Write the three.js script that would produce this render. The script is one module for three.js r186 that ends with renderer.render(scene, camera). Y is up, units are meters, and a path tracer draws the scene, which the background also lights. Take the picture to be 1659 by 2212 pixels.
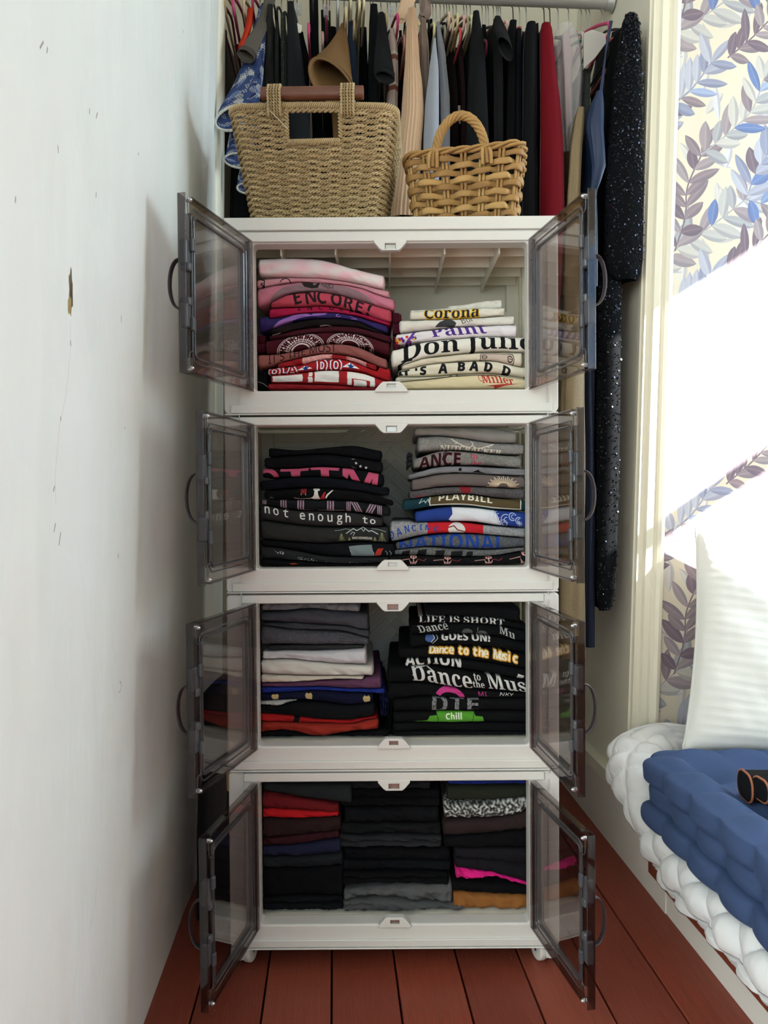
import * as THREE from 'three';
import { Sky } from 'three/addons/objects/Sky.js';
import { RectAreaLightUniformsLib } from 'three/addons/lights/RectAreaLightUniformsLib.js';
import { RoundedBoxGeometry } from 'three/addons/geometries/RoundedBoxGeometry.js';
import { mergeGeometries, toCreasedNormals } from 'three/addons/utils/BufferGeometryUtils.js';
import { ImprovedNoise } from 'three/addons/math/ImprovedNoise.js';

// ---------- camera, sky, sun, window light, exposure ----------
const scene = new THREE.Scene();
const FOCAL = 1650, CX = 829.5, CY = 1106;                       // focal length in pixels of the 1659 x 2212 frame
const camera = new THREE.PerspectiveCamera(2 * Math.atan(CY / FOCAL) * 180 / Math.PI, 1659 / 2212, 0.05, 60);
camera.position.set(0, 0.858, 1.367);
camera.rotation.set(-0.0212, 0, -0.007, 'YXZ');
camera.updateMatrixWorld(true);

const renderer = new THREE.WebGLRenderer({ antialias: true });
renderer.toneMapping = THREE.LinearToneMapping;
renderer.toneMappingExposure = 0.33;
renderer.shadowMap.enabled = true;
renderer.shadowMap.type = THREE.PCFSoftShadowMap;
RectAreaLightUniformsLib.init();

const SUN = new THREE.Vector3(1, 0.62, 0.45).normalize();         // towards the sun
const sky = new Sky();
sky.scale.setScalar(1000);
sky.material.uniforms.sunPosition.value.copy(SUN);
sky.material.uniforms.turbidity.value = 3;
sky.material.uniforms.rayleigh.value = 1;
scene.add(sky);
const sun = new THREE.DirectionalLight(0xfbf8ee, 140);
sun.name = 'sun';
sun.position.copy(SUN).multiplyScalar(8).add(new THREE.Vector3(0.7, 0.8, -0.38));
sun.target.position.set(0.7, 0.8, -0.38);
sun.castShadow = true;
sun.shadow.mapSize.set(4096, 4096);
Object.assign(sun.shadow.camera, { left: -3, right: 3, top: 3, bottom: -3, near: 0.5, far: 20 });
scene.add(sun, sun.target);
function windowLight(name, color, intensity, w, h, at, to) {      // daylight that fills a window opening
  const l = new THREE.RectAreaLight(color, intensity, w, h);
  l.name = name; l.position.set(...at); l.lookAt(...to); scene.add(l);
  return l;
}
windowLight('alcove_window_daylight', 0xdcf2ff, 48, 0.54, 0.9, [1.82, 1.62, -0.07], [0, 1.4, -0.07]);
windowLight('far_window_daylight', 0xe2f2f2, 5.0, 1.3, 1.35, [0.0, 1.5, 2.98], [0.3, 0.9, 0]);
windowLight('room_window_daylight', 0xe6f5f3, 26, 1.35, 1.6, [-1.06, 1.35, 1.8], [0.5, 0.7, -0.1]);
windowLight('side_window_daylight', 0xdff0f4, 2.2, 1.0, 1.3, [1.86, 1.45, 2.45], [0, 1.1, 1.2]);

// ---------- helpers ----------
let seed = 20240611;
const rnd = () => { seed = (seed + 0x6d2b79f5) | 0; let t = Math.imul(seed ^ (seed >>> 15), 1 | seed); t = (t + Math.imul(t ^ (t >>> 7), 61 | t)) ^ t; return ((t ^ (t >>> 14)) >>> 0) / 4294967296; };
const rr = (a, b) => a + (b - a) * rnd();
const perlin = new ImprovedNoise();
const nz = (x, y = 0, z = 0) => perlin.noise(x, y, z);
const lerp = THREE.MathUtils.lerp, clamp = THREE.MathUtils.clamp, V = (x, y, z) => new THREE.Vector3(x, y, z);
const at = (arr, t) => { const f = clamp(t, 0, 1) * (arr.length - 1), i = Math.min(Math.floor(f), arr.length - 2), k = f - i; return lerp(arr[i], arr[i + 1], k); };
const smoothAt = (arr, t) => {                                     // Catmull-Rom through equally spaced values
  const n = arr.length - 1, f = clamp(t, 0, 1) * n, i = Math.min(Math.floor(f), n - 1), k = f - i;
  const p0 = arr[Math.max(i - 1, 0)], p1 = arr[i], p2 = arr[i + 1], p3 = arr[Math.min(i + 2, n)];
  return 0.5 * (2 * p1 + (p2 - p0) * k + (2 * p0 - 5 * p1 + 4 * p2 - p3) * k * k + (3 * p1 - p0 - 3 * p2 + p3) * k * k * k);
};
function ray(px, py) { return V((px - CX) / FOCAL, -(py - CY) / FOCAL, -1).applyQuaternion(camera.quaternion); }
function P(px, py, z) { const d = ray(px, py); return camera.position.clone().addScaledVector(d, (z - camera.position.z) / d.z); }
function PF(px, py, y = 0) { const d = ray(px, py); return camera.position.clone().addScaledVector(d, (y - camera.position.y) / d.y); }

const used = new Map();
function numbered(name) { const n = used.get(name) ?? 0; used.set(name, n + 1); return n ? `${name}_${String(n).padStart(3, '0')}` : name; }
function shadows(m) { m.castShadow = m.receiveShadow = true; return m; }
function mesh(name, geo, mat, parent = scene) {
  const g = Array.isArray(geo) ? merge(geo) : geo;
  const m = shadows(new THREE.Mesh(g, mat)); m.name = numbered(name); parent.add(m); return m;
}
function merge(list) { return mergeGeometries(list.map((g) => { const n = g.index ? g.toNonIndexed() : g; for (const k of Object.keys(n.attributes)) if (!['position', 'normal', 'uv'].includes(k)) n.deleteAttribute(k); return n; })); }
function group(name, parent = scene) { const g = new THREE.Group(); g.name = numbered(name); parent.add(g); return g; }
function tag(o, label, category, grp) { o.userData = { label, category }; if (grp) o.userData.group = grp; return o; }
function struct(o) { o.userData.kind = 'structure'; return o; }
function box(w, h, d, x = 0, y = 0, z = 0, r = 0) { const g = r > 0 ? new RoundedBoxGeometry(w, h, d, 2, r) : new THREE.BoxGeometry(w, h, d); g.translate(x, y, z); return g; }
function tube(pts, r, seg = 40, rad = 8, closed = false, tension = 0.5) { return new THREE.TubeGeometry(new THREE.CatmullRomCurve3(pts.map((p) => (p.isVector3 ? p : V(...p))), closed, 'catmullrom', tension), seg, r, rad, closed); }
// surface over a grid: fn(u, v) -> [x, y, z]; uv in metres through uvScale or through fn's own 4th, 5th values
function surf(nu, nv, fn, { closeU = false, closeV = false, flip = false } = {}) {
  const pos = [], uv = [], idx = [];
  for (let j = 0; j <= nv; j++) for (let i = 0; i <= nu; i++) { const p = fn(i / nu, j / nv); pos.push(p[0], p[1], p[2]); uv.push(p[3] ?? i / nu, p[4] ?? j / nv); }
  const w = nu + 1;
  for (let j = 0; j < nv; j++) for (let i = 0; i < nu; i++) { const a = j * w + i, b = a + 1, c = a + w, d = c + 1; if (flip) idx.push(a, c, b, b, c, d); else idx.push(a, b, c, b, d, c); }
  const g = new THREE.BufferGeometry();
  g.setAttribute('position', new THREE.Float32BufferAttribute(pos, 3)); g.setAttribute('uv', new THREE.Float32BufferAttribute(uv, 2)); g.setIndex(idx); g.computeVertexNormals();
  const n = g.attributes.normal, join = (a, b) => { const x = n.getX(a) + n.getX(b), y = n.getY(a) + n.getY(b), z = n.getZ(a) + n.getZ(b), l = Math.hypot(x, y, z) || 1; n.setXYZ(a, x / l, y / l, z / l); n.setXYZ(b, x / l, y / l, z / l); };
  if (closeU) for (let j = 0; j <= nv; j++) join(j * w, j * w + nu);
  if (closeV) for (let i = 0; i <= nu; i++) join(i, nv * w + i);
  return g;
}
// a plan polygon [[x, z], ...] raised from y0 to y1; lean shifts x with height
function prism(poly, y0, y1, lean = 0) {
  const s = new THREE.Shape(poly.map(([x, z]) => new THREE.Vector2(x, -z)));
  const g = new THREE.ExtrudeGeometry(s, { depth: y1 - y0, bevelEnabled: false, steps: 1 });
  g.rotateX(-Math.PI / 2); g.translate(0, y0, 0);
  if (lean) { const p = g.attributes.position; for (let i = 0; i < p.count; i++) p.setX(i, p.getX(i) + lean * p.getY(i)); g.computeVertexNormals(); }
  return g;
}
function extrude(pts, depth, bevel = 0, holes = []) {
  const s = new THREE.Shape(pts.map(([x, y]) => new THREE.Vector2(x, y)));
  for (const h of holes) s.holes.push(new THREE.Path(h.map(([x, y]) => new THREE.Vector2(x, y))));
  return new THREE.ExtrudeGeometry(s, { depth: depth - 2 * bevel, bevelEnabled: bevel > 0, bevelThickness: bevel, bevelSize: bevel, bevelOffset: -bevel, bevelSegments: 2, curveSegments: 6 }).translate(0, 0, bevel);
}
function roundRect(x0, y0, x1, y1, r, n = 5) {
  const o = [];
  for (const [cx, cy, a] of [[x1 - r, y1 - r, 0], [x0 + r, y1 - r, 1], [x0 + r, y0 + r, 2], [x1 - r, y0 + r, 3]]) for (let i = 0; i <= n; i++) { const t = (a + i / n) * Math.PI / 2; o.push([cx + r * Math.cos(t), cy + r * Math.sin(t)]); }
  return o;
}
// ---------- textures and materials ----------
function noiseTexture(size, fn, rep = 1) {
  const d = new Uint8Array(size * size * 4);
  for (let y = 0; y < size; y++) for (let x = 0; x < size; x++) { const v = fn(x / size, y / size), i = (y * size + x) * 4, c = Array.isArray(v) ? v : [v, v, v]; for (let k = 0; k < 3; k++) d[i + k] = clamp(c[k], 0, 1) * 255; d[i + 3] = 255; }
  const t = new THREE.DataTexture(d, size, size); t.wrapS = t.wrapT = THREE.RepeatWrapping; t.magFilter = THREE.LinearFilter; t.minFilter = THREE.LinearMipmapLinearFilter; t.generateMipmaps = true; t.repeat.set(rep, rep); t.needsUpdate = true;
  return t;
}
const tileNoise = (u, v, f, s = 0) => { // periodic noise
  const a = nz(u * f, v * f, s), b = nz((u - 1) * f, v * f, s), c = nz(u * f, (v - 1) * f, s), d = nz((u - 1) * f, (v - 1) * f, s);
  return a * (1 - u) * (1 - v) + b * u * (1 - v) + c * (1 - u) * v + d * u * v;
};
const canvasTexture = (w, h, draw, srgb = true) => { const c = document.createElement('canvas'); c.width = w; c.height = h; draw(c.getContext('2d'), w, h); const t = new THREE.CanvasTexture(c); if (srgb) t.colorSpace = THREE.SRGBColorSpace; t.anisotropy = 8; return t; };
const rep = (t, u, v = u) => { const c = t.clone(); c.repeat.set(u, v); c.needsUpdate = true; return c; };
const clothBump = noiseTexture(256, (u, v) => 0.5 + 0.25 * tileNoise(u, v, 60, 3) + 0.2 * tileNoise(u, v, 18, 5) + 0.12 * (Math.sin(u * 2 * Math.PI * 64) * Math.sin(v * 2 * Math.PI * 64)));
const plasterBump = noiseTexture(512, (u, v) => 0.5 + 0.35 * tileNoise(u, v, 6, 1) + 0.15 * tileNoise(u, v, 23, 2) + 0.08 * tileNoise(u, v, 80, 4));
const heatherMap = noiseTexture(256, (u, v) => { const k = 0.8 + 0.55 * tileNoise(u, v * 1, 40, 9) * 1 + 0.35 * tileNoise(u, v, 90, 2); return [k, k, k]; });
const std = (color, roughness = 0.8, o = {}) => new THREE.MeshStandardMaterial({ color, roughness, ...o });
const lum = (c) => { const k = new THREE.Color(c); return 0.3 * k.r + 0.6 * k.g + 0.1 * k.b; };
const cloth = (color, o = {}) => new THREE.MeshPhysicalMaterial({ color, roughness: 0.92, specularIntensity: 0.25, bumpMap: clothBump, bumpScale: 0.0006, sheen: Math.min(0.15, lum(color) * 0.6), sheenColor: new THREE.Color(color).lerp(new THREE.Color(0xffffff), 0.3), sheenRoughness: 0.6, side: THREE.DoubleSide, ...o });
// ---------- the room: it stands a little skew to the cabinet and its old walls lean ----------
const LEAN = 0.0345;
const A0 = PF(310, 2212), A1 = PF(430, 1880);                       // where the plaster wall meets the floor
const wd = A1.clone().sub(A0).normalize();                          // into the closet along the floor boards
const rd = V(-wd.z, 0, wd.x);                                       // to the far side
const roomAt = (s, t, y = 0) => V(A1.x + wd.x * s + rd.x * t, y, A1.z + wd.z * s + rd.z * t);   // s: deeper than the closet mouth, t: away from the plaster wall
const xz = (s, t) => { const p = roomAt(s, t); return [p.x, p.z]; };
const R0 = PF(1424, 1939), R1 = PF(1248, 1720);
const tRight = R1.clone().sub(A1).dot(rd);                           // width of the nook
const CEIL = 2.5, BACK = 0.6, FAR = -3.4, ALC = tRight + 1.32, STUB = -1.1, SIDE = -0.85;   // STUB: where the nook opens into the room, SIDE: the room's far side

const wallMap = canvasTexture(1024, 2048, (c, w, h) => {
  c.fillStyle = '#e9ebe7'; c.fillRect(0, 0, w, h);
  for (let i = 0; i < 900; i++) { c.fillStyle = `rgba(${rnd() < 0.5 ? '255,252,240' : '205,198,182'},${rr(0.01, 0.035)})`; c.beginPath(); c.ellipse(rnd() * w, rnd() * h, rr(6, 60), rr(20, 160), 0, 0, 7); c.fill(); }
  const X = (m) => m / 1.1 * w, Y = (m) => h - m / 2.3 * h;            // metres along the wall (from the closet mouth), height
  const blob = (x, y, a, b, col) => { c.fillStyle = col; c.beginPath(); for (let i = 0; i < 14; i++) { const t = i / 14 * 6.283, k = rr(0.55, 1.15); c.lineTo(X(x) + Math.cos(t) * a * k, Y(y) + Math.sin(t) * b * k); } c.fill(); };
  const mark = (x, y, l, dx = 2) => { c.strokeStyle = 'rgba(95,88,78,0.7)'; c.lineWidth = 1.6; c.beginPath(); c.moveTo(X(x), Y(y)); c.lineTo(X(x) + dx, Y(y) + l); c.stroke(); };
  wallMarks(blob, mark, c, X, Y);
});
function wallPoint(px, py) {                                          // where a pixel falls on the plaster wall: [distance from the closet mouth, height]
  const d = ray(px, py), n = V(rd.x, -LEAN * rd.x, rd.z), o = camera.position.clone().sub(A1), t = -o.dot(n) / d.dot(n), p = camera.position.clone().addScaledVector(d, t);
  return [-(p.x - LEAN * p.y - A1.x) * wd.x - (p.z - A1.z) * wd.z, p.y];
}
function wallMarks(blob, mark, c, X, Y) {
  let [x, y] = wallPoint(153, 630); blob(x, y, 7, 26, '#6f6450'); blob(x - 0.001, y - 0.006, 4, 18, '#4d4436');
  [x, y] = wallPoint(151, 662); blob(x, y, 6, 10, '#a08a60');
  for (const [px, py, l, dx] of [[94, 90, 10, 8], [103, 102, 6, 2], [194, 234, 6, 1], [211, 243, 8, 5], [262, 682, 8, 0], [125, 314, 6, -2], [300, 330, 4, 3], [34, 425, 5, 1], [208, 415, 6, 1], [152, 735, 5, -2], [131, 900, 4, 0], [118, 1050, 5, 3], [120, 1130, 8, 4], [131, 1150, 12, 4], [255, 1195, 6, -2], [396, 65, 5, 2], [270, 922, 3, 0]]) { const [a, b] = wallPoint(px, py); mark(a, b, l, dx); }
  c.strokeStyle = 'rgba(120,112,100,0.2)'; c.lineWidth = 1.2; c.beginPath();
  [[153, 690], [152, 760], [146, 820], [138, 870], [130, 920], [118, 1030], [122, 1090]].forEach(([px, py], i) => { const [a, b] = wallPoint(px, py); i ? c.lineTo(X(a) + rr(-2, 2), Y(b)) : c.moveTo(X(a), Y(b)); }); c.stroke();
  c.beginPath(); [[211, 1875], [208, 1930], [200, 1985], [194, 2010]].forEach(([px, py], i) => { const [a, b] = wallPoint(px, py); i ? c.lineTo(X(a), Y(b)) : c.moveTo(X(a), Y(b)); }); c.stroke();
  [x, y] = wallPoint(259, 1484); c.strokeStyle = 'rgba(90,90,90,0.6)'; c.beginPath(); c.arc(X(x), Y(y), 6, 1, 5); c.stroke();
}
wallMap.wrapS = wallMap.wrapT = THREE.MirroredRepeatWrapping;
const paint = new THREE.MeshPhysicalMaterial({ color: 0xffffff, map: wallMap, roughness: 0.42, specularIntensity: 0.5, bumpMap: rep(plasterBump, 1.2), bumpScale: 0.004 });
const creamPaint = new THREE.MeshPhysicalMaterial({ color: 0xefe8d6, roughness: 0.45, specularIntensity: 0.5, bumpMap: rep(plasterBump, 2), bumpScale: 0.0025 });
const trimPaint = new THREE.MeshPhysicalMaterial({ color: 0xeee8d4, roughness: 0.32, bumpMap: rep(plasterBump, 3), bumpScale: 0.0005 });
const whitePaint = std(0xe6e2da, 0.45, { bumpMap: rep(plasterBump, 3), bumpScale: 0.001 });

// plaster wall: one smooth skin over a thick body; uv in metres from the closet mouth
{
  const g = group('wall_left'); struct(g);
  const body = prism([xz(STUB, 0), xz(-0.02, 0), xz(0.0, -0.02), xz(0.0, -0.14), xz(STUB + 0.12, -0.14), xz(STUB + 0.12, SIDE - 0.1), xz(STUB, SIDE - 0.1)], -0.02, CEIL, LEAN);
  { const p = body.attributes.position, uv = body.attributes.uv; for (let i = 0; i < p.count; i++) { const dx = p.getX(i) - LEAN * p.getY(i) - A1.x, dz = p.getZ(i) - A1.z; uv.setXY(i, -(dx * wd.x + dz * wd.z) / 1.1, p.getY(i) / 2.3); } }
  mesh('plaster', body, paint, g);
  mesh('plaster_patch', prism([xz(-0.16, 0.0), xz(-0.12, 0.0025), xz(-0.04, 0.0025), xz(0.0, 0.0)], 0, CEIL, LEAN), paint, g);
}
// rounded jamb at the closet mouth, beside the cabinet
{
  const poly = [xz(0.0, -0.01), xz(0.0, 0.022), xz(0.005, 0.03), xz(0.014, 0.037), xz(0.03, 0.04), xz(0.075, 0.04), xz(0.075, -0.01)];
  const g = prism(poly, 0, CEIL, 0.016);
  struct(mesh('trim_1', toCreasedNormals(g, 0.9), trimPaint));
}
struct(mesh('wall_closet_side', prism([xz(0, -0.14), xz(0, -0.10), xz(BACK, -0.10), xz(BACK, -0.16), xz(0, -0.16)], 0, CEIL, LEAN), creamPaint));
struct(mesh('wall_closet_back', prism([xz(BACK, -0.16), xz(BACK, tRight + 0.1), xz(BACK + 0.1, tRight + 0.1), xz(BACK + 0.1, -0.16)], 0, CEIL, LEAN), creamPaint));
struct(mesh('wall_right', prism([xz(0.02, tRight), xz(BACK, tRight), xz(BACK, tRight + 0.12), xz(0.02, tRight + 0.12)], 0, CEIL, LEAN), creamPaint));
// moulded casing at the closet mouth, next to the wallpaper
{
  const g = group('trim_2'); struct(g);
  const prof = [[0.02, 0], [0.006, 0.0], [0.006, 0.004], [-0.004, 0.006], [-0.004, 0.02], [-0.012, 0.024], [-0.014, 0.036], [-0.012, 0.044], [-0.018, 0.048], [-0.022, 0.056], [-0.018, 0.064], [-0.012, 0.068], [0.02, 0.068]].map(([s, t]) => xz(s, tRight + t));
  mesh('casing', prism(prof, 0, CEIL, LEAN * 0.9), trimPaint, g);
}
// wallpaper: print of leafy sprays on cream paper
const wallpaperMap = canvasTexture(1024, 1024, (c, w, h) => {
  c.fillStyle = '#d2c8b5'; c.fillRect(0, 0, w, h);
  for (let i = 0; i < 60; i++) { c.fillStyle = `rgba(226,208,184,${rr(0.03, 0.09)})`; c.beginPath(); c.ellipse(rnd() * w, rnd() * h, rr(30, 110), rr(20, 70), rnd() * 3, 0, 7); c.fill(); }
  const tones = { g: ['#b4b1ae', '#a3a2a5', '#bfbab3'], l: ['#a1a1b0', '#8c8fa4', '#b0b0bb'], m: ['#8b7d83', '#776973', '#9b8f93'], b: ['#7f8dae', '#6c7da8', '#98a3bf'] };
  const wrapDraw = (fn) => { for (const ox of [-w, 0, w]) for (const oy of [-h, 0, h]) { c.save(); c.translate(ox, oy); fn(); c.restore(); } };
  const leaf = (x, y, ang, len, wid, col, bend) => wrapDraw(() => {
    c.save(); c.translate(x, y); c.rotate(ang);
    c.fillStyle = col; c.beginPath(); c.moveTo(0, 0); c.bezierCurveTo(len * 0.25, -wid, len * 0.75, -wid * 0.8 + bend, len, bend); c.bezierCurveTo(len * 0.7, wid * 0.9 + bend, len * 0.25, wid * 0.7, 0, 0); c.fill();
    c.globalAlpha = 0.22; c.fillStyle = '#5c5568'; c.beginPath(); c.moveTo(0, 0); c.bezierCurveTo(len * 0.3, wid * 0.2, len * 0.7, wid * 0.3 + bend, len, bend); c.bezierCurveTo(len * 0.7, wid * 0.9 + bend, len * 0.25, wid * 0.7, 0, 0); c.fill();
    c.globalAlpha = 0.22; c.strokeStyle = '#f2ecdf'; c.lineWidth = 2; c.beginPath(); c.moveTo(len * 0.05, 0); c.quadraticCurveTo(len * 0.5, -wid * 0.15, len * 0.9, bend); c.stroke();
    c.restore();
  });
  const spray = (pts, n, tone, len, wid) => {
    const cv = new THREE.CatmullRomCurve3(pts.map(([x, y]) => V(x, y, 0)));
    const q = cv.getPoints(30);
    wrapDraw(() => { c.strokeStyle = tones[tone][1]; c.lineWidth = 7; c.lineCap = 'round'; c.beginPath(); q.forEach((p, i) => (i ? c.lineTo(p.x, p.y) : c.moveTo(p.x, p.y))); c.stroke(); });
    for (let i = 0; i < n; i++) {
      const t = 0.04 + 0.94 * i / (n - 1), p = cv.getPoint(t), d = cv.getTangent(t), base = Math.atan2(d.y, d.x), k = 1 - 0.35 * Math.abs(t - 0.5);
      for (const s of [-1, 1]) { const T = tones[rnd() < 0.22 ? 'm' : rnd() < 0.16 ? 'b' : tone]; leaf(p.x, p.y, base + s * rr(0.5, 1.05), len * k * rr(0.75, 1.15), wid * rr(0.8, 1.15), T[Math.floor(rnd() * 3)], s * rr(2, 12)); }
    }
    const e = cv.getPoint(1), d = cv.getTangent(1); leaf(e.x, e.y, Math.atan2(d.y, d.x), len * 0.9, wid * 0.8, tones[tone][0], 4);
  };
  for (let i = 0; i < 46; i++) leaf(rnd() * w, rnd() * h, rr(-2.4, 0.6), rr(110, 190), rr(24, 44), ['#cfc9c0', '#c5c0bb', '#c9c6ca'][i % 3], rr(-10, 10));
  spray([[-40, 1000], [120, 860], [300, 740], [470, 610]], 10, 'g', 165, 44);
  spray([[120, 860], [170, 700], [180, 560], [250, 400]], 8, 'm', 160, 40);
  spray([[470, 610], [640, 640], [800, 560], [930, 430]], 10, 'l', 165, 44);
  spray([[470, 610], [540, 450], [640, 330], [800, 200]], 10, 'l', 170, 46);
  spray([[250, 400], [390, 290], [500, 180], [560, 30]], 9, 'g', 165, 42);
  spray([[20, 330], [90, 190], [200, 90], [300, -40]], 9, 'l', 160, 40);
  spray([[930, 430], [990, 320], [1050, 250]], 4, 'm', 150, 36);
  spray([[620, 960], [760, 870], [920, 800]], 8, 'b', 160, 42);
  spray([[380, 960], [490, 870], [590, 770]], 6, 'm', 150, 36);
  spray([[800, 200], [900, 90], [960, 10]], 4, 'l', 160, 38);
});
wallpaperMap.wrapS = wallpaperMap.wrapT = THREE.RepeatWrapping;
const wallpaper = new THREE.MeshPhysicalMaterial({ map: wallpaperMap, roughness: 0.7, specularIntensity: 0.4, bumpMap: rep(plasterBump, 2), bumpScale: 0.0008 });
{
  const g = prism([xz(0.0, tRight + 0.05), xz(0.0, ALC + 0.15), xz(0.12, ALC + 0.15), xz(0.12, tRight + 0.05)], 0, CEIL, 0);
  { const q = g.attributes.position; for (let i = 0; i < q.count; i++) if (q.getX(i) < 1) q.setX(i, q.getX(i) + LEAN * 0.9 * q.getY(i)); }
  const p = g.attributes.position, uv = g.attributes.uv;
  for (let i = 0; i < p.count; i++) uv.setXY(i, (p.getX(i) - 0.63) / 0.5, p.getY(i) / 0.5 + 0.3);
  struct(mesh('wall_back', g, wallpaper));
}
// alcove side wall with two sash windows, and the wall behind the camera with one
function wallWithWindow(name, a, b, opens, thick) {                   // a, b: plan ends [x, z]; opens: [from, to, sill, head] along the wall
  const L = Math.hypot(b[0] - a[0], b[1] - a[1]);
  const bits = [], block = (u0, u1, y0, y1) => { if (u1 - u0 > 1e-4 && y1 - y0 > 1e-4) bits.push(box(u1 - u0, y1 - y0, thick, (u0 + u1) / 2, (y0 + y1) / 2, thick / 2)); };
  let u = 0;
  for (const [u0, u1, y0, y1] of [...opens].sort((p, q) => p[0] - q[0])) { block(u, u0, 0, CEIL); block(u0, u1, 0, y0); block(u0, u1, y1, CEIL); u = u1; }
  block(u, L, 0, CEIL);
  const m = mesh(name, merge(bits), creamPaint); m.position.set(a[0], 0, a[1]); m.rotation.y = -Math.atan2(b[1] - a[1], b[0] - a[0]);
  return struct(m);
}
let windowNumber = 0;
function sash(wall, [u0, u1, y0, y1, mid = (y0 + y1) / 2], thick) {
  const w = struct(group(`window_${++windowNumber}`)); w.position.copy(wall.position); w.rotation.copy(wall.rotation);
  const ring = (x0, x1, a, b, t, z) => extrude([[x0, a], [x1, a], [x1, b], [x0, b]], 0.035, 0.003, [[[x0 + t, a + t], [x0 + t, b - t], [x1 - t, b - t], [x1 - t, a + t]]]).translate(0, 0, z);
  mesh('window_frame', ring(u0 - 0.001, u1 + 0.001, mid - 0.028, y1, 0.03, thick * 0.5), trimPaint, w);
  mesh('window_frame', ring(u0 - 0.001, u1 + 0.001, y0, mid + 0.028, 0.03, thick * 0.2), trimPaint, w);
  mesh('pane', box(u1 - u0 - 0.05, y1 - mid - 0.03, 0.003, (u0 + u1) / 2, (y1 + mid) / 2, thick * 0.5 + 0.017), windowGlass, w);
  mesh('pane', box(u1 - u0 - 0.05, mid - y0 - 0.03, 0.003, (u0 + u1) / 2, (y0 + mid) / 2, thick * 0.2 + 0.017), windowGlass, w);
  mesh('window_sill', box(u1 - u0 + 0.08, 0.03, 0.09, (u0 + u1) / 2, y0 - 0.0155, -0.03, 0.006), trimPaint, w);
}
const windowGlass = new THREE.MeshPhysicalMaterial({ color: 0xffffff, transmission: 1, thickness: 0, roughness: 0, ior: 1.45 });
{
  const a = xz(0.12, ALC), b = xz(FAR, ALC), L = Math.hypot(b[0] - a[0], b[1] - a[1]);
  const at0 = (z) => (a[1] - z) / (a[1] - b[1]) * L * 1;               // distance along the wall at world z
  const o1 = [at0(-0.36), at0(0.215), 1.15, 2.085, 1.53], o2 = [at0(1.95), at0(2.95), 0.8, 2.12];
  const w = wallWithWindow('wall_alcove', a, b, [o1, o2], 0.1);
  sash(w, o1, 0.1); sash(w, o2, 0.1);
  const c = xz(FAR, ALC + 0.1), d = xz(FAR, SIDE - 0.1), o3 = [ALC - 0.75, ALC + 0.6, 0.8, 2.2];
  const w2 = wallWithWindow('wall_front', c, d, [o3], 0.12);
  sash(w2, o3, 0.12);
  const e = xz(FAR, SIDE - 0.1), h = xz(STUB, SIDE - 0.1), o4 = [0.7, 2.1, 0.5, 2.2], w3 = wallWithWindow('wall_room_side', e, h, [o4], 0.1);
  sash(w3, o4, 0.1);
}
struct(mesh('ceiling', prism([xz(BACK + 0.1, SIDE - 0.2), xz(BACK + 0.1, ALC + 0.2), xz(FAR - 0.15, ALC + 0.2), xz(FAR - 0.15, SIDE - 0.2)], CEIL, CEIL + 0.1, 0), whitePaint));
// floor: red painted boards, one mesh each, over a dark sub-floor
const boardMap = canvasTexture(512, 2048, (c, w, h) => {
  c.fillStyle = '#7d3d2e'; c.fillRect(0, 0, w, h);
  for (let i = 0; i < 500; i++) { c.strokeStyle = `rgba(${rnd() < 0.6 ? '50,14,10' : '165,80,62'},${rr(0.04, 0.14)})`; c.lineWidth = rr(0.6, 2.4); const x = rnd() * w, y = rnd() * h, l = rr(60, 500); c.beginPath(); c.moveTo(x, y); c.bezierCurveTo(x + rr(-5, 5), y + l * 0.3, x + rr(-5, 5), y + l * 0.6, x + rr(-6, 6), y + l); c.stroke(); }
  for (let i = 0; i < 260; i++) { c.fillStyle = `rgba(${rnd() < 0.4 ? '205,190,170' : rnd() < 0.5 ? '40,14,10' : '150,70,55'},${rr(0.1, 0.5)})`; c.beginPath(); c.ellipse(rnd() * w, rnd() * h, rr(0.6, 2.6), rr(0.6, 4), 0, 0, 7); c.fill(); }
});
boardMap.wrapS = boardMap.wrapT = THREE.RepeatWrapping;
const boardBump = noiseTexture(256, (u, v) => 0.5 + 0.4 * tileNoise(u, v, 5, 7) + 0.22 * tileNoise(u, v, 40, 8));
const boardMats = ['#ffffff', '#f0e6e4', '#fff4ee', '#e8dedd'].map((k, i) => { const m = rep(boardMap, 1, 1); m.offset.set(i * 0.27, i * 0.31); return new THREE.MeshPhysicalMaterial({ color: k, map: m, roughness: 0.42, specularIntensity: 0.5, bumpMap: rep(boardBump, 3, 1), bumpScale: 0.003 }); });
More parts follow.
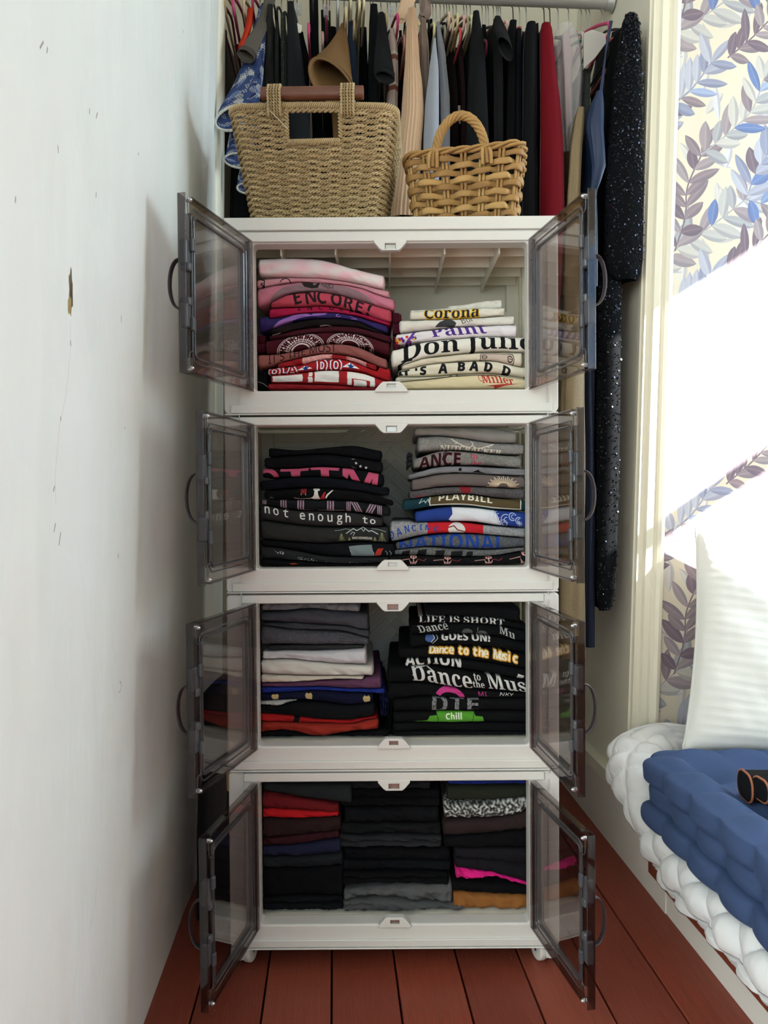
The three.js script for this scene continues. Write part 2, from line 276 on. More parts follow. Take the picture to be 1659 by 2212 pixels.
{
  const f = struct(group('floor'));
  mesh('subfloor', prism([xz(BACK + 0.1, SIDE - 0.2), xz(BACK + 0.1, ALC + 0.2), xz(FAR - 0.1, ALC + 0.2), xz(FAR - 0.1, SIDE - 0.2)], -0.08, -0.03, 0), std(0x120b08, 0.95), f);
  const seam0 = PF(562, 2212).sub(A1).dot(rd), seam1 = PF(716, 2212).sub(A1).dot(rd), W = seam1 - seam0;
  for (let k = -12; k < 9; k++) {
    const t0 = seam0 + k * W + 0.0016, t1 = seam0 + (k + 1) * W - 0.0016, lim = tRight + 0.06;
    if (t0 > lim) break;
    if (t1 < SIDE + 0.02) continue;
    const s1 = t1 < -0.1 ? STUB + 0.02 : BACK;   // boards past the nook end at the stub wall
    const a = Math.max(t0, s1 === BACK ? -0.1 : SIDE), b = Math.min(t1, lim);
    const g = box(b - a, 0.028, s1 - FAR, (a + b) / 2, -0.014, -(s1 + FAR) / 2, 0.0022);
    const p = g.attributes.position, uv = g.attributes.uv, n = g.attributes.normal;
    for (let i = 0; i < p.count; i++) {
      const t = p.getX(i), s = -p.getZ(i), q = roomAt(s, t), e = Math.sin(s * 7 + k * 3) * 0.0008;
      uv.setXY(i, t / 0.25 + k * 0.37, s / 1.2 + k * 0.21);
      p.setXYZ(i, q.x, p.getY(i) + e * 0, q.z);
      const nx = n.getX(i), nzz = n.getZ(i); n.setXYZ(i, nx * rd.x - nzz * wd.x, n.getY(i), nx * rd.z - nzz * wd.z);
    }
    mesh('board', g, boardMats[(k + 16) % 4], f);
  }
}
// baseboard in the closet side, its moulded top and the red-topped low step with a white riser
{
  const g = struct(group('baseboard_right'));
  mesh('baseboard_face', prism([xz(-0.26, tRight - 0.016), xz(BACK, tRight - 0.016), xz(BACK, tRight + 0.004), xz(-0.26, tRight + 0.004)], 0.0, 0.15, 0), whitePaint, g);
  mesh('baseboard_moulding', prism([xz(-0.2, tRight - 0.022), xz(BACK, tRight - 0.022), xz(BACK, tRight + 0.006), xz(-0.2, tRight + 0.006)], 0.148, 0.178, 0), trimPaint, g);
  const st = struct(group('trim_3'));
  mesh('riser', prism([xz(FAR, tRight - 0.014), xz(-0.13, tRight - 0.014), xz(-0.13, tRight + 0.05), xz(FAR, tRight + 0.05)], 0, 0.058, 0), whitePaint, st);
  mesh('step_edge', prism([xz(FAR, tRight + 0.0), xz(-0.185, tRight - 0.02), xz(-0.185, tRight + 0.05), xz(FAR, tRight + 0.07)], 0.05, 0.092, 0), new THREE.MeshPhysicalMaterial({ map: rep(boardMap, 2, 1), roughness: 0.4, bumpMap: rep(boardBump, 4), bumpScale: 0.002 }), st);
  mesh('platform', prism([xz(0, tRight + 0.03), xz(0, ALC), xz(FAR, ALC), xz(FAR, tRight + 0.03)], 0.0, 0.085, 0), boardMats[1], st);
}
// ---------- the storage cabinet: four stacked tiers with pairs of smoked doors, on castors ----------
const plastic = new THREE.MeshPhysicalMaterial({ color: 0xd1cec9, roughness: 0.38, specularIntensity: 0.5 });
const plasticIn = new THREE.MeshPhysicalMaterial({ color: 0xf3eddf, roughness: 0.95, transmission: 0.25, thickness: 0, specularIntensity: 0.3 });   // thin milky plastic lets light through
const smoke = new THREE.MeshPhysicalMaterial({ color: 0xd9d4d3, transmission: 1, thickness: 0, roughness: 0.02, ior: 1.5 });
const smokeDark = new THREE.MeshPhysicalMaterial({ color: 0xcac6c7, transmission: 1, thickness: 0, roughness: 0.03, ior: 1.5 });
const smokeEdge = new THREE.MeshPhysicalMaterial({ color: 0xa9a8aa, transmission: 0.9, thickness: 0, roughness: 0.12, ior: 1.5 });
const mauve = std(0x251b21, 0.5);
const greyClip = std(0x444549, 0.35);
const chrome = std(0xd8d8da, 0.2, { metalness: 0.8 });
const y0 = (py) => P(847, py, 0).y, x0 = (px, py = 1100) => P(px, py, 0).x;
const CAB = { L: x0(486), R: x0(1208), D: 0.33 };
const CXM = (CAB.L + CAB.R) / 2, CW = CAB.R - CAB.L;
// [tier top, opening top, opening bottom, tier bottom] in pixels at the front face; outer ends of the free door edges
const TIERS = [
  { top: 466, ot: 524, ob: 842, bot: 896, dl: 407, dr: 1271 },
  { top: 897, ot: 918, ob: 1227, bot: 1281, dl: 441, dr: 1245 },
  { top: 1282, ot: 1303, ob: 1612, bot: 1666, dl: 414, dr: 1246 },
  { top: 1667, ot: 1690, ob: 1998, bot: 2050, dl: 437, dr: 1268 },
];
const OL = x0(552), OR = x0(1142);
const cabinet = tag(group('storage_cabinet'), 'tall white plastic storage cabinet on castors, its smoked double doors standing open', 'cabinet');
const DOORW = 0.228;
function doorAngle(hx, px, side) {                                     // how far a door is open, from where its free edge shows
  let lo = 0.9, hi = 2.7;
  for (let i = 0; i < 40; i++) {
    const a = (lo + hi) / 2, x = hx - side * Math.cos(a) * DOORW, z = 0.006 + Math.sin(a) * DOORW, q = V(x, 0.86, z).project(camera).x * 829.5 + 829.5;
    if ((q - px) * side < 0) lo = a; else hi = a;
  }
  return (lo + hi) / 2;
}
function makeDoor(h) {                                                  // hinge on the local y axis, free edge at +x, outer face towards +z when shut
  const d = new THREE.Group(), w = DOORW, T = 0.013;
  const part = (name, g, m) => mesh(name, g, m, d);
  const innerX1 = w - 0.028, b = 0.028;
  part('door_frame', extrude(roundRect(0.0, 0, w - 0.019, h, 0.006, 3), 0.0032, 0.0006, [roundRect(b + 0.008, b, innerX1, h - b, 0.008, 3)]).translate(0, 0, 0.001), smoke);
  part('pane', extrude(roundRect(b + 0.0085, b + 0.0005, innerX1 - 0.0005, h - b - 0.0005, 0.008, 3), 0.0028, 0.0005).translate(0, 0, 0.0052), smoke);
  part('bead', [extrude(roundRect(b + 0.004, b - 0.004, innerX1 + 0.004, h - b + 0.004, 0.011, 4), 0.0075, 0.0014, [roundRect(b + 0.0085, b + 0.0005, innerX1 - 0.0005, h - b - 0.0005, 0.008, 4)]).translate(0, 0, -0.001),
    extrude(roundRect(b - 0.0035, b - 0.0115, innerX1 + 0.0115, h - b + 0.0115, 0.014, 4), 0.0022, 0.0009, [roundRect(b - 0.0012, b - 0.0092, innerX1 + 0.0092, h - b + 0.0092, 0.0125, 4)]).translate(0, 0, -0.0012)], smokeEdge);
  part('hinge_edge', [box(0.011, h - 0.006, T, 0.0055, h / 2, T / 2 - 0.002, 0.003), box(0.004, h - 0.012, 0.004, 0.0165, h / 2, -0.0012, 0.0015)], smokeDark);
  for (const y of [h - 0.0018, 0.0018]) part('rim', box(w - 0.02, 0.0035, T, w / 2 - 0.01, y, T / 2 - 0.001, 0.0012), smokeDark);
  // free edge: a hollow channel with a lip
  part('edge_channel', [box(0.0185, h, 0.003, w - 0.0095, h / 2, T - 0.0015, 0.001), box(0.003, h, T, w - 0.0015, h / 2, T / 2, 0.001), box(0.0025, h - 0.05, T - 0.001, w - 0.0185, h / 2, T / 2 - 0.0015, 0.001)], smokeDark);
  part('edge_wire', tube([[w - 0.006, h - 0.006, -0.0005], [w - 0.007, h - 0.03, -0.001], [w - 0.0155, h - 0.042, -0.002], [w - 0.016, h / 2, -0.002], [w - 0.0155, 0.042, -0.002], [w - 0.007, 0.03, -0.001], [w - 0.006, 0.006, -0.0005]], 0.0009, 60, 6), smokeEdge);
  const hc = h * 0.5;
  for (const s of [-1, 1]) {
    const y = hc + s * 0.047;
    part('clip', [box(0.017, 0.038, 0.0125, w - 0.009, y, T / 2 - 0.0005, 0.004), box(0.012, 0.014, 0.016, w - 0.012, y - s * 0.021, T / 2 - 0.001, 0.004), box(0.009, 0.02, 0.006, w - 0.016, y + s * 0.012, -0.003, 0.002)], greyClip);
    const pin = new THREE.CylinderGeometry(0.0034, 0.0034, 0.006, 14).rotateX(Math.PI / 2).translate(w - 0.012, s > 0 ? h - 0.008 : 0.008, 0.001);
    part('pin', [pin, new THREE.SphereGeometry(0.0024, 10, 8).translate(w - 0.012, s > 0 ? h - 0.008 : 0.008, -0.003)], chrome);
  }
  const arc = []; for (let i = 0; i <= 24; i++) { const t = i / 24, a = Math.PI * t; arc.push([w - 0.006, hc - 0.037 * Math.cos(a), T - 0.002 + 0.0195 * Math.sin(a) ** 0.8]); }
  const hg = surf(24, 8, (u, v) => { const p = arc[Math.round(u * 24)], t = Math.PI * u, a = v * 2 * Math.PI, cx = 0.0055 * Math.cos(a), rz = 0.0018 * Math.sin(a); return [p[0] + cx, p[1] - Math.cos(t) * rz, p[2] + Math.sin(t) * rz]; }, { closeV: true });
  part('handle', hg, mauve);
  return d;
}
TIERS.forEach((t, k) => {
  const yt = y0(t.top), yb = y0(t.bot), ot = y0(t.ot), ob = y0(t.ob), L = CAB.L - CXM, R = CAB.R - CXM, hL = OL - CXM, hR = OR - CXM;
  const c = (name, g, m = plastic) => { const q = mesh(name, g, m, cabinet); q.position.x = CXM; return q; };
  // front frame: rounded outer upright corners, sharp opening
  c('front_frame', extrude(roundRect(L, yb + 0.0015, R, yt - 0.001, k === 0 ? 0.012 : 0.007, 4), 0.034, 0.003, [roundRect(hL, ob, hR, ot, 0.006, 4)]).translate(0, 0, -0.037));
  const band = (py1, py2, out, inset = 0.0) => box(CW - inset * 2, y0(py1) - y0(py2), 0.006, 0, (y0(py1) + y0(py2)) / 2, -0.003 + out, 0.0018);
  // stepped mouldings of the rails
  const low = [band(t.ob + 31, t.bot - 5, 0.0016, 0.012), band(t.bot - 4, t.bot - 1, 0.003, 0.002)];
  const up = k === 0 ? [band(t.top + 3, t.top + 31, 0.003, 0.004), band(t.top + 34, t.top + 55, 0.0012, 0.02)] : [band(t.top + 2, t.top + 20, 0.0016, 0.028)];
  for (const q of [...low, ...up]) c('rail', q);
  for (const q of [box(0.0012, ob - yb + (ot - ob) + 0.01, 0.003, x0(519) - CXM, (yb + ot) / 2, -0.0008), box(0.0012, ob - yb + (ot - ob) + 0.01, 0.003, x0(1184) - CXM, (yb + ot) / 2, -0.0008)]) c('stile_seam', q);
  const D = CAB.D, hgt = yt - yb;
  for (const s of [-1, 1]) c('side_panel', [box(0.006, hgt - 0.006, D - 0.034, s * (CW / 2 - 0.012), (yt + yb) / 2, -0.034 - (D - 0.034) / 2, 0.002), ...[0.1, 0.2].map((z) => box(0.012, hgt - 0.03, 0.012, s * (CW / 2 - 0.018), (yt + yb) / 2, -0.034 - z, 0.002))], plasticIn);
  const back = [box(CW - 0.03, hgt - 0.006, 0.005, 0, (yt + yb) / 2, -D, 0.001)];
  if (k > 0) {                                                          // chevron ribs
    for (let i = -5; i <= 5; i++) for (const s of [-1, 1]) { const g = box(0.02, 0.17, 0.005, 0, 0, 0, 0.002); g.rotateZ(s * 0.82); g.translate(s * 0.0675, (yt + yb) / 2 + i * 0.034, -D + 0.004); back.push(g); }
    back.push(extrude(roundRect(-CW / 2 + 0.07, yb + 0.03, CW / 2 - 0.07, yt - 0.05, 0.02, 4), 0.004, 0.001, [roundRect(-CW / 2 + 0.076, yb + 0.036, CW / 2 - 0.076, yt - 0.056, 0.016, 4)]).translate(0, 0, -D + 0.002));
    for (const q of [0.022, 0.034]) back.push(box(CW - 0.08, 0.005, 0.008, 0, yt - q, -D + 0.006, 0.001));
  } else {
    for (let i = -8; i <= 8; i++) { const g = box(0.01, 0.06, 0.006, 0, 0, 0, 0.002); g.rotateZ(0.75); g.translate(i * 0.034, yb + 0.13, -D + 0.004); back.push(g); }
    back.push(box(CW - 0.06, 0.006, 0.008, 0, yb + 0.2, -D + 0.005, 0.001), box(CW - 0.06, 0.006, 0.008, 0, yb + 0.225, -D + 0.005, 0.001));
  }
  c('back_panel', back, plasticIn);
  for (const s of [-1, 1]) c('corner_post', [box(0.028, hgt - 0.01, 0.02, s * (CW / 2 - 0.03), (yt + yb) / 2, -D + 0.014, 0.003), box(0.02, 0.1, 0.016, s * (CW / 2 - 0.042), (yt + yb) / 2 + 0.03, -D + 0.012, 0.003)], plasticIn);
  // floor of the tier, and for the top one its lid with ribs on the underside
  c('shelf', box(CW - 0.02, 0.005, D - 0.036, 0, ob - 0.0065, -0.036 - (D - 0.036) / 2, 0.001), plasticIn);
  if (k === 0) {
    const lid = [box(CW - 0.004, 0.006, D - 0.03, 0, yt - 0.005, -0.03 - (D - 0.03) / 2, 0.0015)];
    for (const z of [0.1, 0.17, 0.235, 0.3]) lid.push(box(CW - 0.05, 0.036, 0.003, 0, yt - 0.024, -z, 0.001));
    for (const x of [-0.2, -0.1, 0.0, 0.1, 0.2]) lid.push(box(0.003, 0.05, D - 0.06, x, yt - 0.031, -0.04 - (D - 0.06) / 2, 0.001));
    c('lid', lid, plasticIn);
  }
  // latches in the middle of the sill and of the head of the opening
  for (const [y, s] of [[ob, 1], [ot, -1]]) {
    const g = extrude([[-0.029, 0], [-0.019, s * 0.0115], [-0.0145, s * 0.0145], [0.0145, s * 0.0145], [0.019, s * 0.0115], [0.029, 0], [0.029, -s * 0.004], [-0.029, -s * 0.004]].map(([a, b]) => [a, b]), 0.014, 0.0012, [[[-0.0095, s * 0.002], [-0.0095, s * 0.0118], [0.0095, s * 0.0118], [0.0095, s * 0.002]]]);
    const q = mesh('latch', g, plastic, cabinet); q.position.set(CXM, y, -0.011);
    const mg = mesh('magnet', box(0.0186, 0.0094, 0.006, 0, s * 0.0069, 0.0055, 0.0008), std(k < 1 ? 0xb9b6ad : k < 2 ? 0xc9c9c6 : 0x8a6f68, 0.35, { metalness: 0.3 }), q); void mg;
  }
  for (const [side, hx, px] of [[-1, OL, t.dl], [1, OR, t.dr]]) {
    const h = ot - ob + 0.006, d = makeDoor(h), a = doorAngle(hx, px, side);
    d.name = numbered('door'); cabinet.add(d);
    d.position.set(hx, ob - 0.003, 0.006);
    if (side < 0) d.rotation.y = -a; else { d.scale.x = -1; d.rotation.y = a; }
  }
});
// castors
for (const [px, z, turn] of [[522, -0.035, -0.22], [1183, -0.035, 0.3], [540, -0.29, 0.3], [1165, -0.29, -0.8]]) {
  const c = group('castor', cabinet), top = y0(2050) - 0.001; c.position.set(x0(px, 2080), 0, z); c.rotation.y = turn;
  const wr = 0.0205, wheel = () => new THREE.LatheGeometry([[0.004, -0.008], [0.0175, -0.008], [0.0198, -0.006], [wr, -0.003], [wr, 0.003], [0.0198, 0.006], [0.0175, 0.008], [0.004, 0.008]].map(([a, b]) => new THREE.Vector2(a, b)), 28).rotateZ(Math.PI / 2);
  for (const s of [-1, 1]) mesh('wheel', wheel().translate(s * 0.0115, wr, 0.004), plastic, c);
  const hood = []; for (let i = 0; i <= 14; i++) { const t = -0.25 + i / 14 * 3.0; hood.push([Math.cos(t) * 0.0245 + 0.004, wr + Math.sin(t) * 0.0245]); }
  const hp = [...hood, ...hood.slice().reverse().map(([x, y]) => [0.004 + (x - 0.004) * 0.9, wr + (y - wr) * 0.9])];
  mesh('hood', extrude(hp, 0.019, 0.0012).rotateY(-Math.PI / 2).translate(0.0095, 0, 0), plastic, c);
  mesh('stem', new THREE.CylinderGeometry(0.008, 0.011, Math.max(top - 0.04, 0.006), 16).translate(0, (top + 0.038) / 2, 0), plastic, c);
  mesh('brake_tab', box(0.013, 0.014, 0.006, 0, wr + 0.002, 0.0295, 0.0015), plastic, c);
}
// ---------- folded clothes: each piece is its own object ----------
const heather = (color, o = {}) => cloth(color, { map: rep(heatherMap, 26, 26), ...o });
const CELL_W = 1024, CELL_H = 128, COLS = 2, ROWS = 16;
const atlases = [];
let cells = 0;
function atlasCell() {
  const n = cells++, a = Math.floor(n / (COLS * ROWS)), k = n % (COLS * ROWS);
  if (!atlases[a]) {
    const canvas = document.createElement('canvas'); canvas.width = CELL_W * COLS; canvas.height = CELL_H * ROWS;
    const tex = new THREE.CanvasTexture(canvas); tex.colorSpace = THREE.SRGBColorSpace; tex.anisotropy = 8;
    const bump = rep(clothBump, 18); bump.channel = 1;
    atlases[a] = { ctx: canvas.getContext('2d'), mat: new THREE.MeshPhysicalMaterial({ map: tex, roughness: 0.92, specularIntensity: 0.25, bumpMap: bump, bumpScale: 0.0004, side: THREE.DoubleSide }) };
  }
  const col = k % COLS, row = Math.floor(k / COLS);
  return { ...atlases[a], x: col * CELL_W, y: row * CELL_H, u0: col / COLS, u1: (col + 1) / COLS, v0: 1 - (row + 1) / ROWS, v1: 1 - row / ROWS };
}
// lettering and simple marks, drawn flat: text(c, string, x, baseline, size, colour, options)
function text(c, str, x, y, size, color, { font = 'sans-serif', weight = 'bold', skew = 0, wide = 1, rot = 0, line = null, lw = 2, align = 'left' } = {}) {
  size *= 1.3; wide /= str.length > 1 ? 1.3 : 1.12; c.save(); c.translate(x, y); c.rotate(rot); c.transform(wide, 0, -skew, 1, 0, 0); c.font = `${weight} ${size}px ${font}`; c.textAlign = align;
  if (line) { c.strokeStyle = line; c.lineWidth = lw; c.lineJoin = 'round'; c.strokeText(str, 0, 0); }
  c.fillStyle = color; c.fillText(str, 0, 0); c.restore();
}
const poly = (c, pts, col) => { c.fillStyle = col; c.beginPath(); pts.forEach(([x, y], i) => (i ? c.lineTo(x, y) : c.moveTo(x, y))); c.fill(); };
const path = (c, pts, col, w) => { c.strokeStyle = col; c.lineWidth = w; c.lineCap = c.lineJoin = 'round'; c.beginPath(); pts.forEach(([x, y], i) => (i ? c.lineTo(x, y) : c.moveTo(x, y))); c.stroke(); };
const disc = (c, x, y, r, col, ry = r) => { c.fillStyle = col; c.beginPath(); c.ellipse(x, y, r, ry, 0, 0, 7); c.fill(); };
const ringMark = (c, x, y, r, col, w, a = 0, b = 7) => { c.strokeStyle = col; c.lineWidth = w; c.beginPath(); c.arc(x, y, r, a, b); c.stroke(); };
const speck = (c, x, y, w, h, n, col, s = 1.5) => { c.fillStyle = col; for (let i = 0; i < n; i++) c.fillRect(x + rnd() * w, y + rnd() * h, s * rr(0.5, 1.4), s * rr(0.5, 1.4)); };
const star = (c, x, y, r, col) => { c.fillStyle = col; c.beginPath(); for (let i = 0; i < 10; i++) { const a = -Math.PI / 2 + i * Math.PI / 5, k = i % 2 ? r * 0.42 : r; c.lineTo(x + Math.cos(a) * k, y + Math.sin(a) * k); } c.fill(); };
const FZ = -0.053;
const piles = new Map();                                                  // what already lies in a pile, so that the next piece starts under it
const shelfY = (oyMid) => { for (const t of TIERS) if (oyMid < t.bot) return y0(t.ob) + 0.0004; return 0; };
// one folded garment; box = [xL, xR], top and bottom edges as y at five equally spaced x, all in the coordinates of one enlarged view [ox, oy, scale]
function folded(view, name, category, label, grp, [xL, xR], top, bot, { mat, base, print, z = 0, layers = 1, depth = 0.235, bulge = 1, wr = 1, deepTop = 0, aside = false }) {
  const [ox, oy, sc] = view, sd = rnd() * 100, zf = FZ, nu = 44, floorY = shelfY(oy + top[2] / sc);
  if (!piles.has(view)) piles.set(view, []);
  const above = aside ? [] : piles.get(view).slice(), own = [];
  const limit = (zx) => { let m = -1e9; for (const q of above) if (zx > q.xL - 6 && zx < q.xR + 6) m = Math.max(m, at(q.low, (zx - q.xL) / (q.xR - q.xL))); return m; };
  const prof = [];                                                       // [height 0..1, forward 0..1, back 0..1]
  for (let i = 0; i <= 3; i++) prof.push([0, 0, 1 - i / 3]);
  for (let l = 0; l < layers; l++) for (let i = (l ? 1 : 1); i <= 7; i++) { const t = i / 7 * Math.PI, f = Math.sin(t) ** 0.7; prof.push([(l + (1 - Math.cos(t)) / 2) / layers, i === 7 && l < layers - 1 ? 0.12 : f * (1 - 0.18 * ((l * 7) % 2)), 0]); }
  for (let i = 1; i <= 3; i++) prof.push([1, 0, i / 3]);
  const np = prof.length - 1, pxh = bot.reduce((a, b, i) => a + b - top[i], 0) / 5;
  const cell = print ? atlasCell() : null;
  const xw = (P(ox + xR / sc, 1000, zf).x - P(ox + xL / sc, 1000, zf).x);
  const uv1 = [];
  const g = surf(nu, np, (uu, vv) => {
    const tw = uu * 2 - 1, u = clamp(0.5 + 0.5 * Math.sign(tw) * (1 - (1 - Math.abs(tw)) ** 1.7), 0, 1);
    const [h, f, b] = prof[Math.round(vv * np)];
    const zx = lerp(xL, xR, u), px = ox + zx / sc;
    let zt = Math.max(smoothAt(top, u), limit(zx) + 1), zb = Math.max(smoothAt(bot, u), zt + 5);
    own.push([zx, zb]);
    const pt = oy + zt / sc, pb = oy + zb / sc;
    let yT = P(px, pt, zf).y - 0.0004, yB = P(px, pb, zf).y + 0.0004; yB = Math.max(yB, floorY + 0.0006); yT = Math.max(yT, yB + 0.002);
    const e = Math.abs(2 * u - 1), E = 0.962;
    const end = e > E ? Math.sqrt(Math.max(0, 1 - ((e - E) / (1 - E)) ** 2.4)) : 1, mid = (yT + yB) / 2, th = (yT - yB);
    const yy = mid + (h - 0.5) * th * Math.max(end, 0.04);
    const fw = Math.min(Math.min(th * 0.55, 0.014) * bulge, 0.0155);
    const wrk = wr * (nz(u * 7 + sd, h * 2.2, sd) * 0.004 + nz(u * 15 + h * 4, h * 3 + sd, 3.1) * 0.0036 + nz(u * 31 - h * 6, h * 4, sd) * 0.0018 - 0.0016 * Math.max(0, 1 - Math.abs(h - 0.5 - 0.18 * Math.sin(u * 5 + sd)) * 9) * (th > 0.016 ? 1 : 0)) * (b > 0 ? 0 : 1) * (f > 0.05 ? 1 : 0.2) * 0.9 - 0.0012 * wr;
    const z0 = zf + z - 0.006 + f * fw * end - (1 - end) * 0.012 + wrk - b * depth;
    const x = P(px, pt, zf).x + (b > 0 ? 0 : nz(h * 3 + sd, sd) * 0.0012) + (b ? -(u - 0.5) * 0.012 * b : 0);
    uv1.push(u * xw, h * th + b * depth);
    return [x, yy - deepTop * b, z0, print ? lerp(cell.u0, cell.u1, 0.002 + 0.996 * u) : u * xw, print ? lerp(cell.v0, cell.v1, 0.02 + 0.96 * h) : h * th + b * depth];
  });
  if (!aside) { own.sort((p, q) => p[0] - q[0]); const low = []; for (let i = 0; i <= 60; i++) { const zx = lerp(xL, xR, i / 60); let k = 0; while (k < own.length - 2 && own[k + 1][0] <= zx) k++; const [p, q] = [own[k], own[k + 1]]; low.push(q[0] > p[0] ? lerp(p[1], q[1], clamp((zx - p[0]) / (q[0] - p[0]), 0, 1)) : p[1]); } piles.get(view).push({ xL, xR, low }); }
  if (print) {
    g.setAttribute('uv1', new THREE.Float32BufferAttribute(uv1, 2));
    const c = cell.ctx; c.save(); c.beginPath(); c.rect(cell.x, cell.y, CELL_W, CELL_H); c.clip(); c.fillStyle = base; c.fillRect(cell.x, cell.y, CELL_W, CELL_H);
    const sx = CELL_W / (xR - xL), sy = CELL_H / pxh; c.setTransform(sx, 0, 0, sy, cell.x - xL * sx, cell.y);
    print(c, pxh); c.restore();
  }
  const m = mesh(name, g, print ? cell.mat : mat);
  return tag(m, label, category, grp);
}
const M = {
  black: cloth(0x0d0e11), black2: cloth(0x121315), black3: cloth(0x09090c), navyBlack: cloth(0x0d0f16), charcoal: cloth(0x232223), white: cloth(0xdedad3), offWhite: cloth(0xd2cdc2), cream: cloth(0xd8ccb2),
  heather: heather(0x7c7c80), heatherDark: heather(0x4c4c53), heatherLight: heather(0x97948f), maroon: cloth(0x3c141d), burgundy: cloth(0x4c1626), navy: cloth(0x191c3c), royal: cloth(0x1c2c7a), purple: cloth(0x5a3850), brick: cloth(0x8c2a20), red: cloth(0xb31a20), hot: cloth(0xd2207c),
};
const tie = noiseTexture(128, (u, v) => { const k = tileNoise(u, v, 5, 2); return [0.84 + k * 0.1, 0.66 - k * 0.28, 0.68 - k * 0.18]; });
const pinkTie = cloth(0xffffff, { map: rep(tie, 6, 14) });
const camo = noiseTexture(128, (u, v) => { const k = tileNoise(u, v, 9, 6) > 0.05 ? 0.2 : 0.3; return [k, k, k * 1.02]; });
const camoGrey = cloth(0xd8d8dc, { map: rep(camo, 8, 8) });

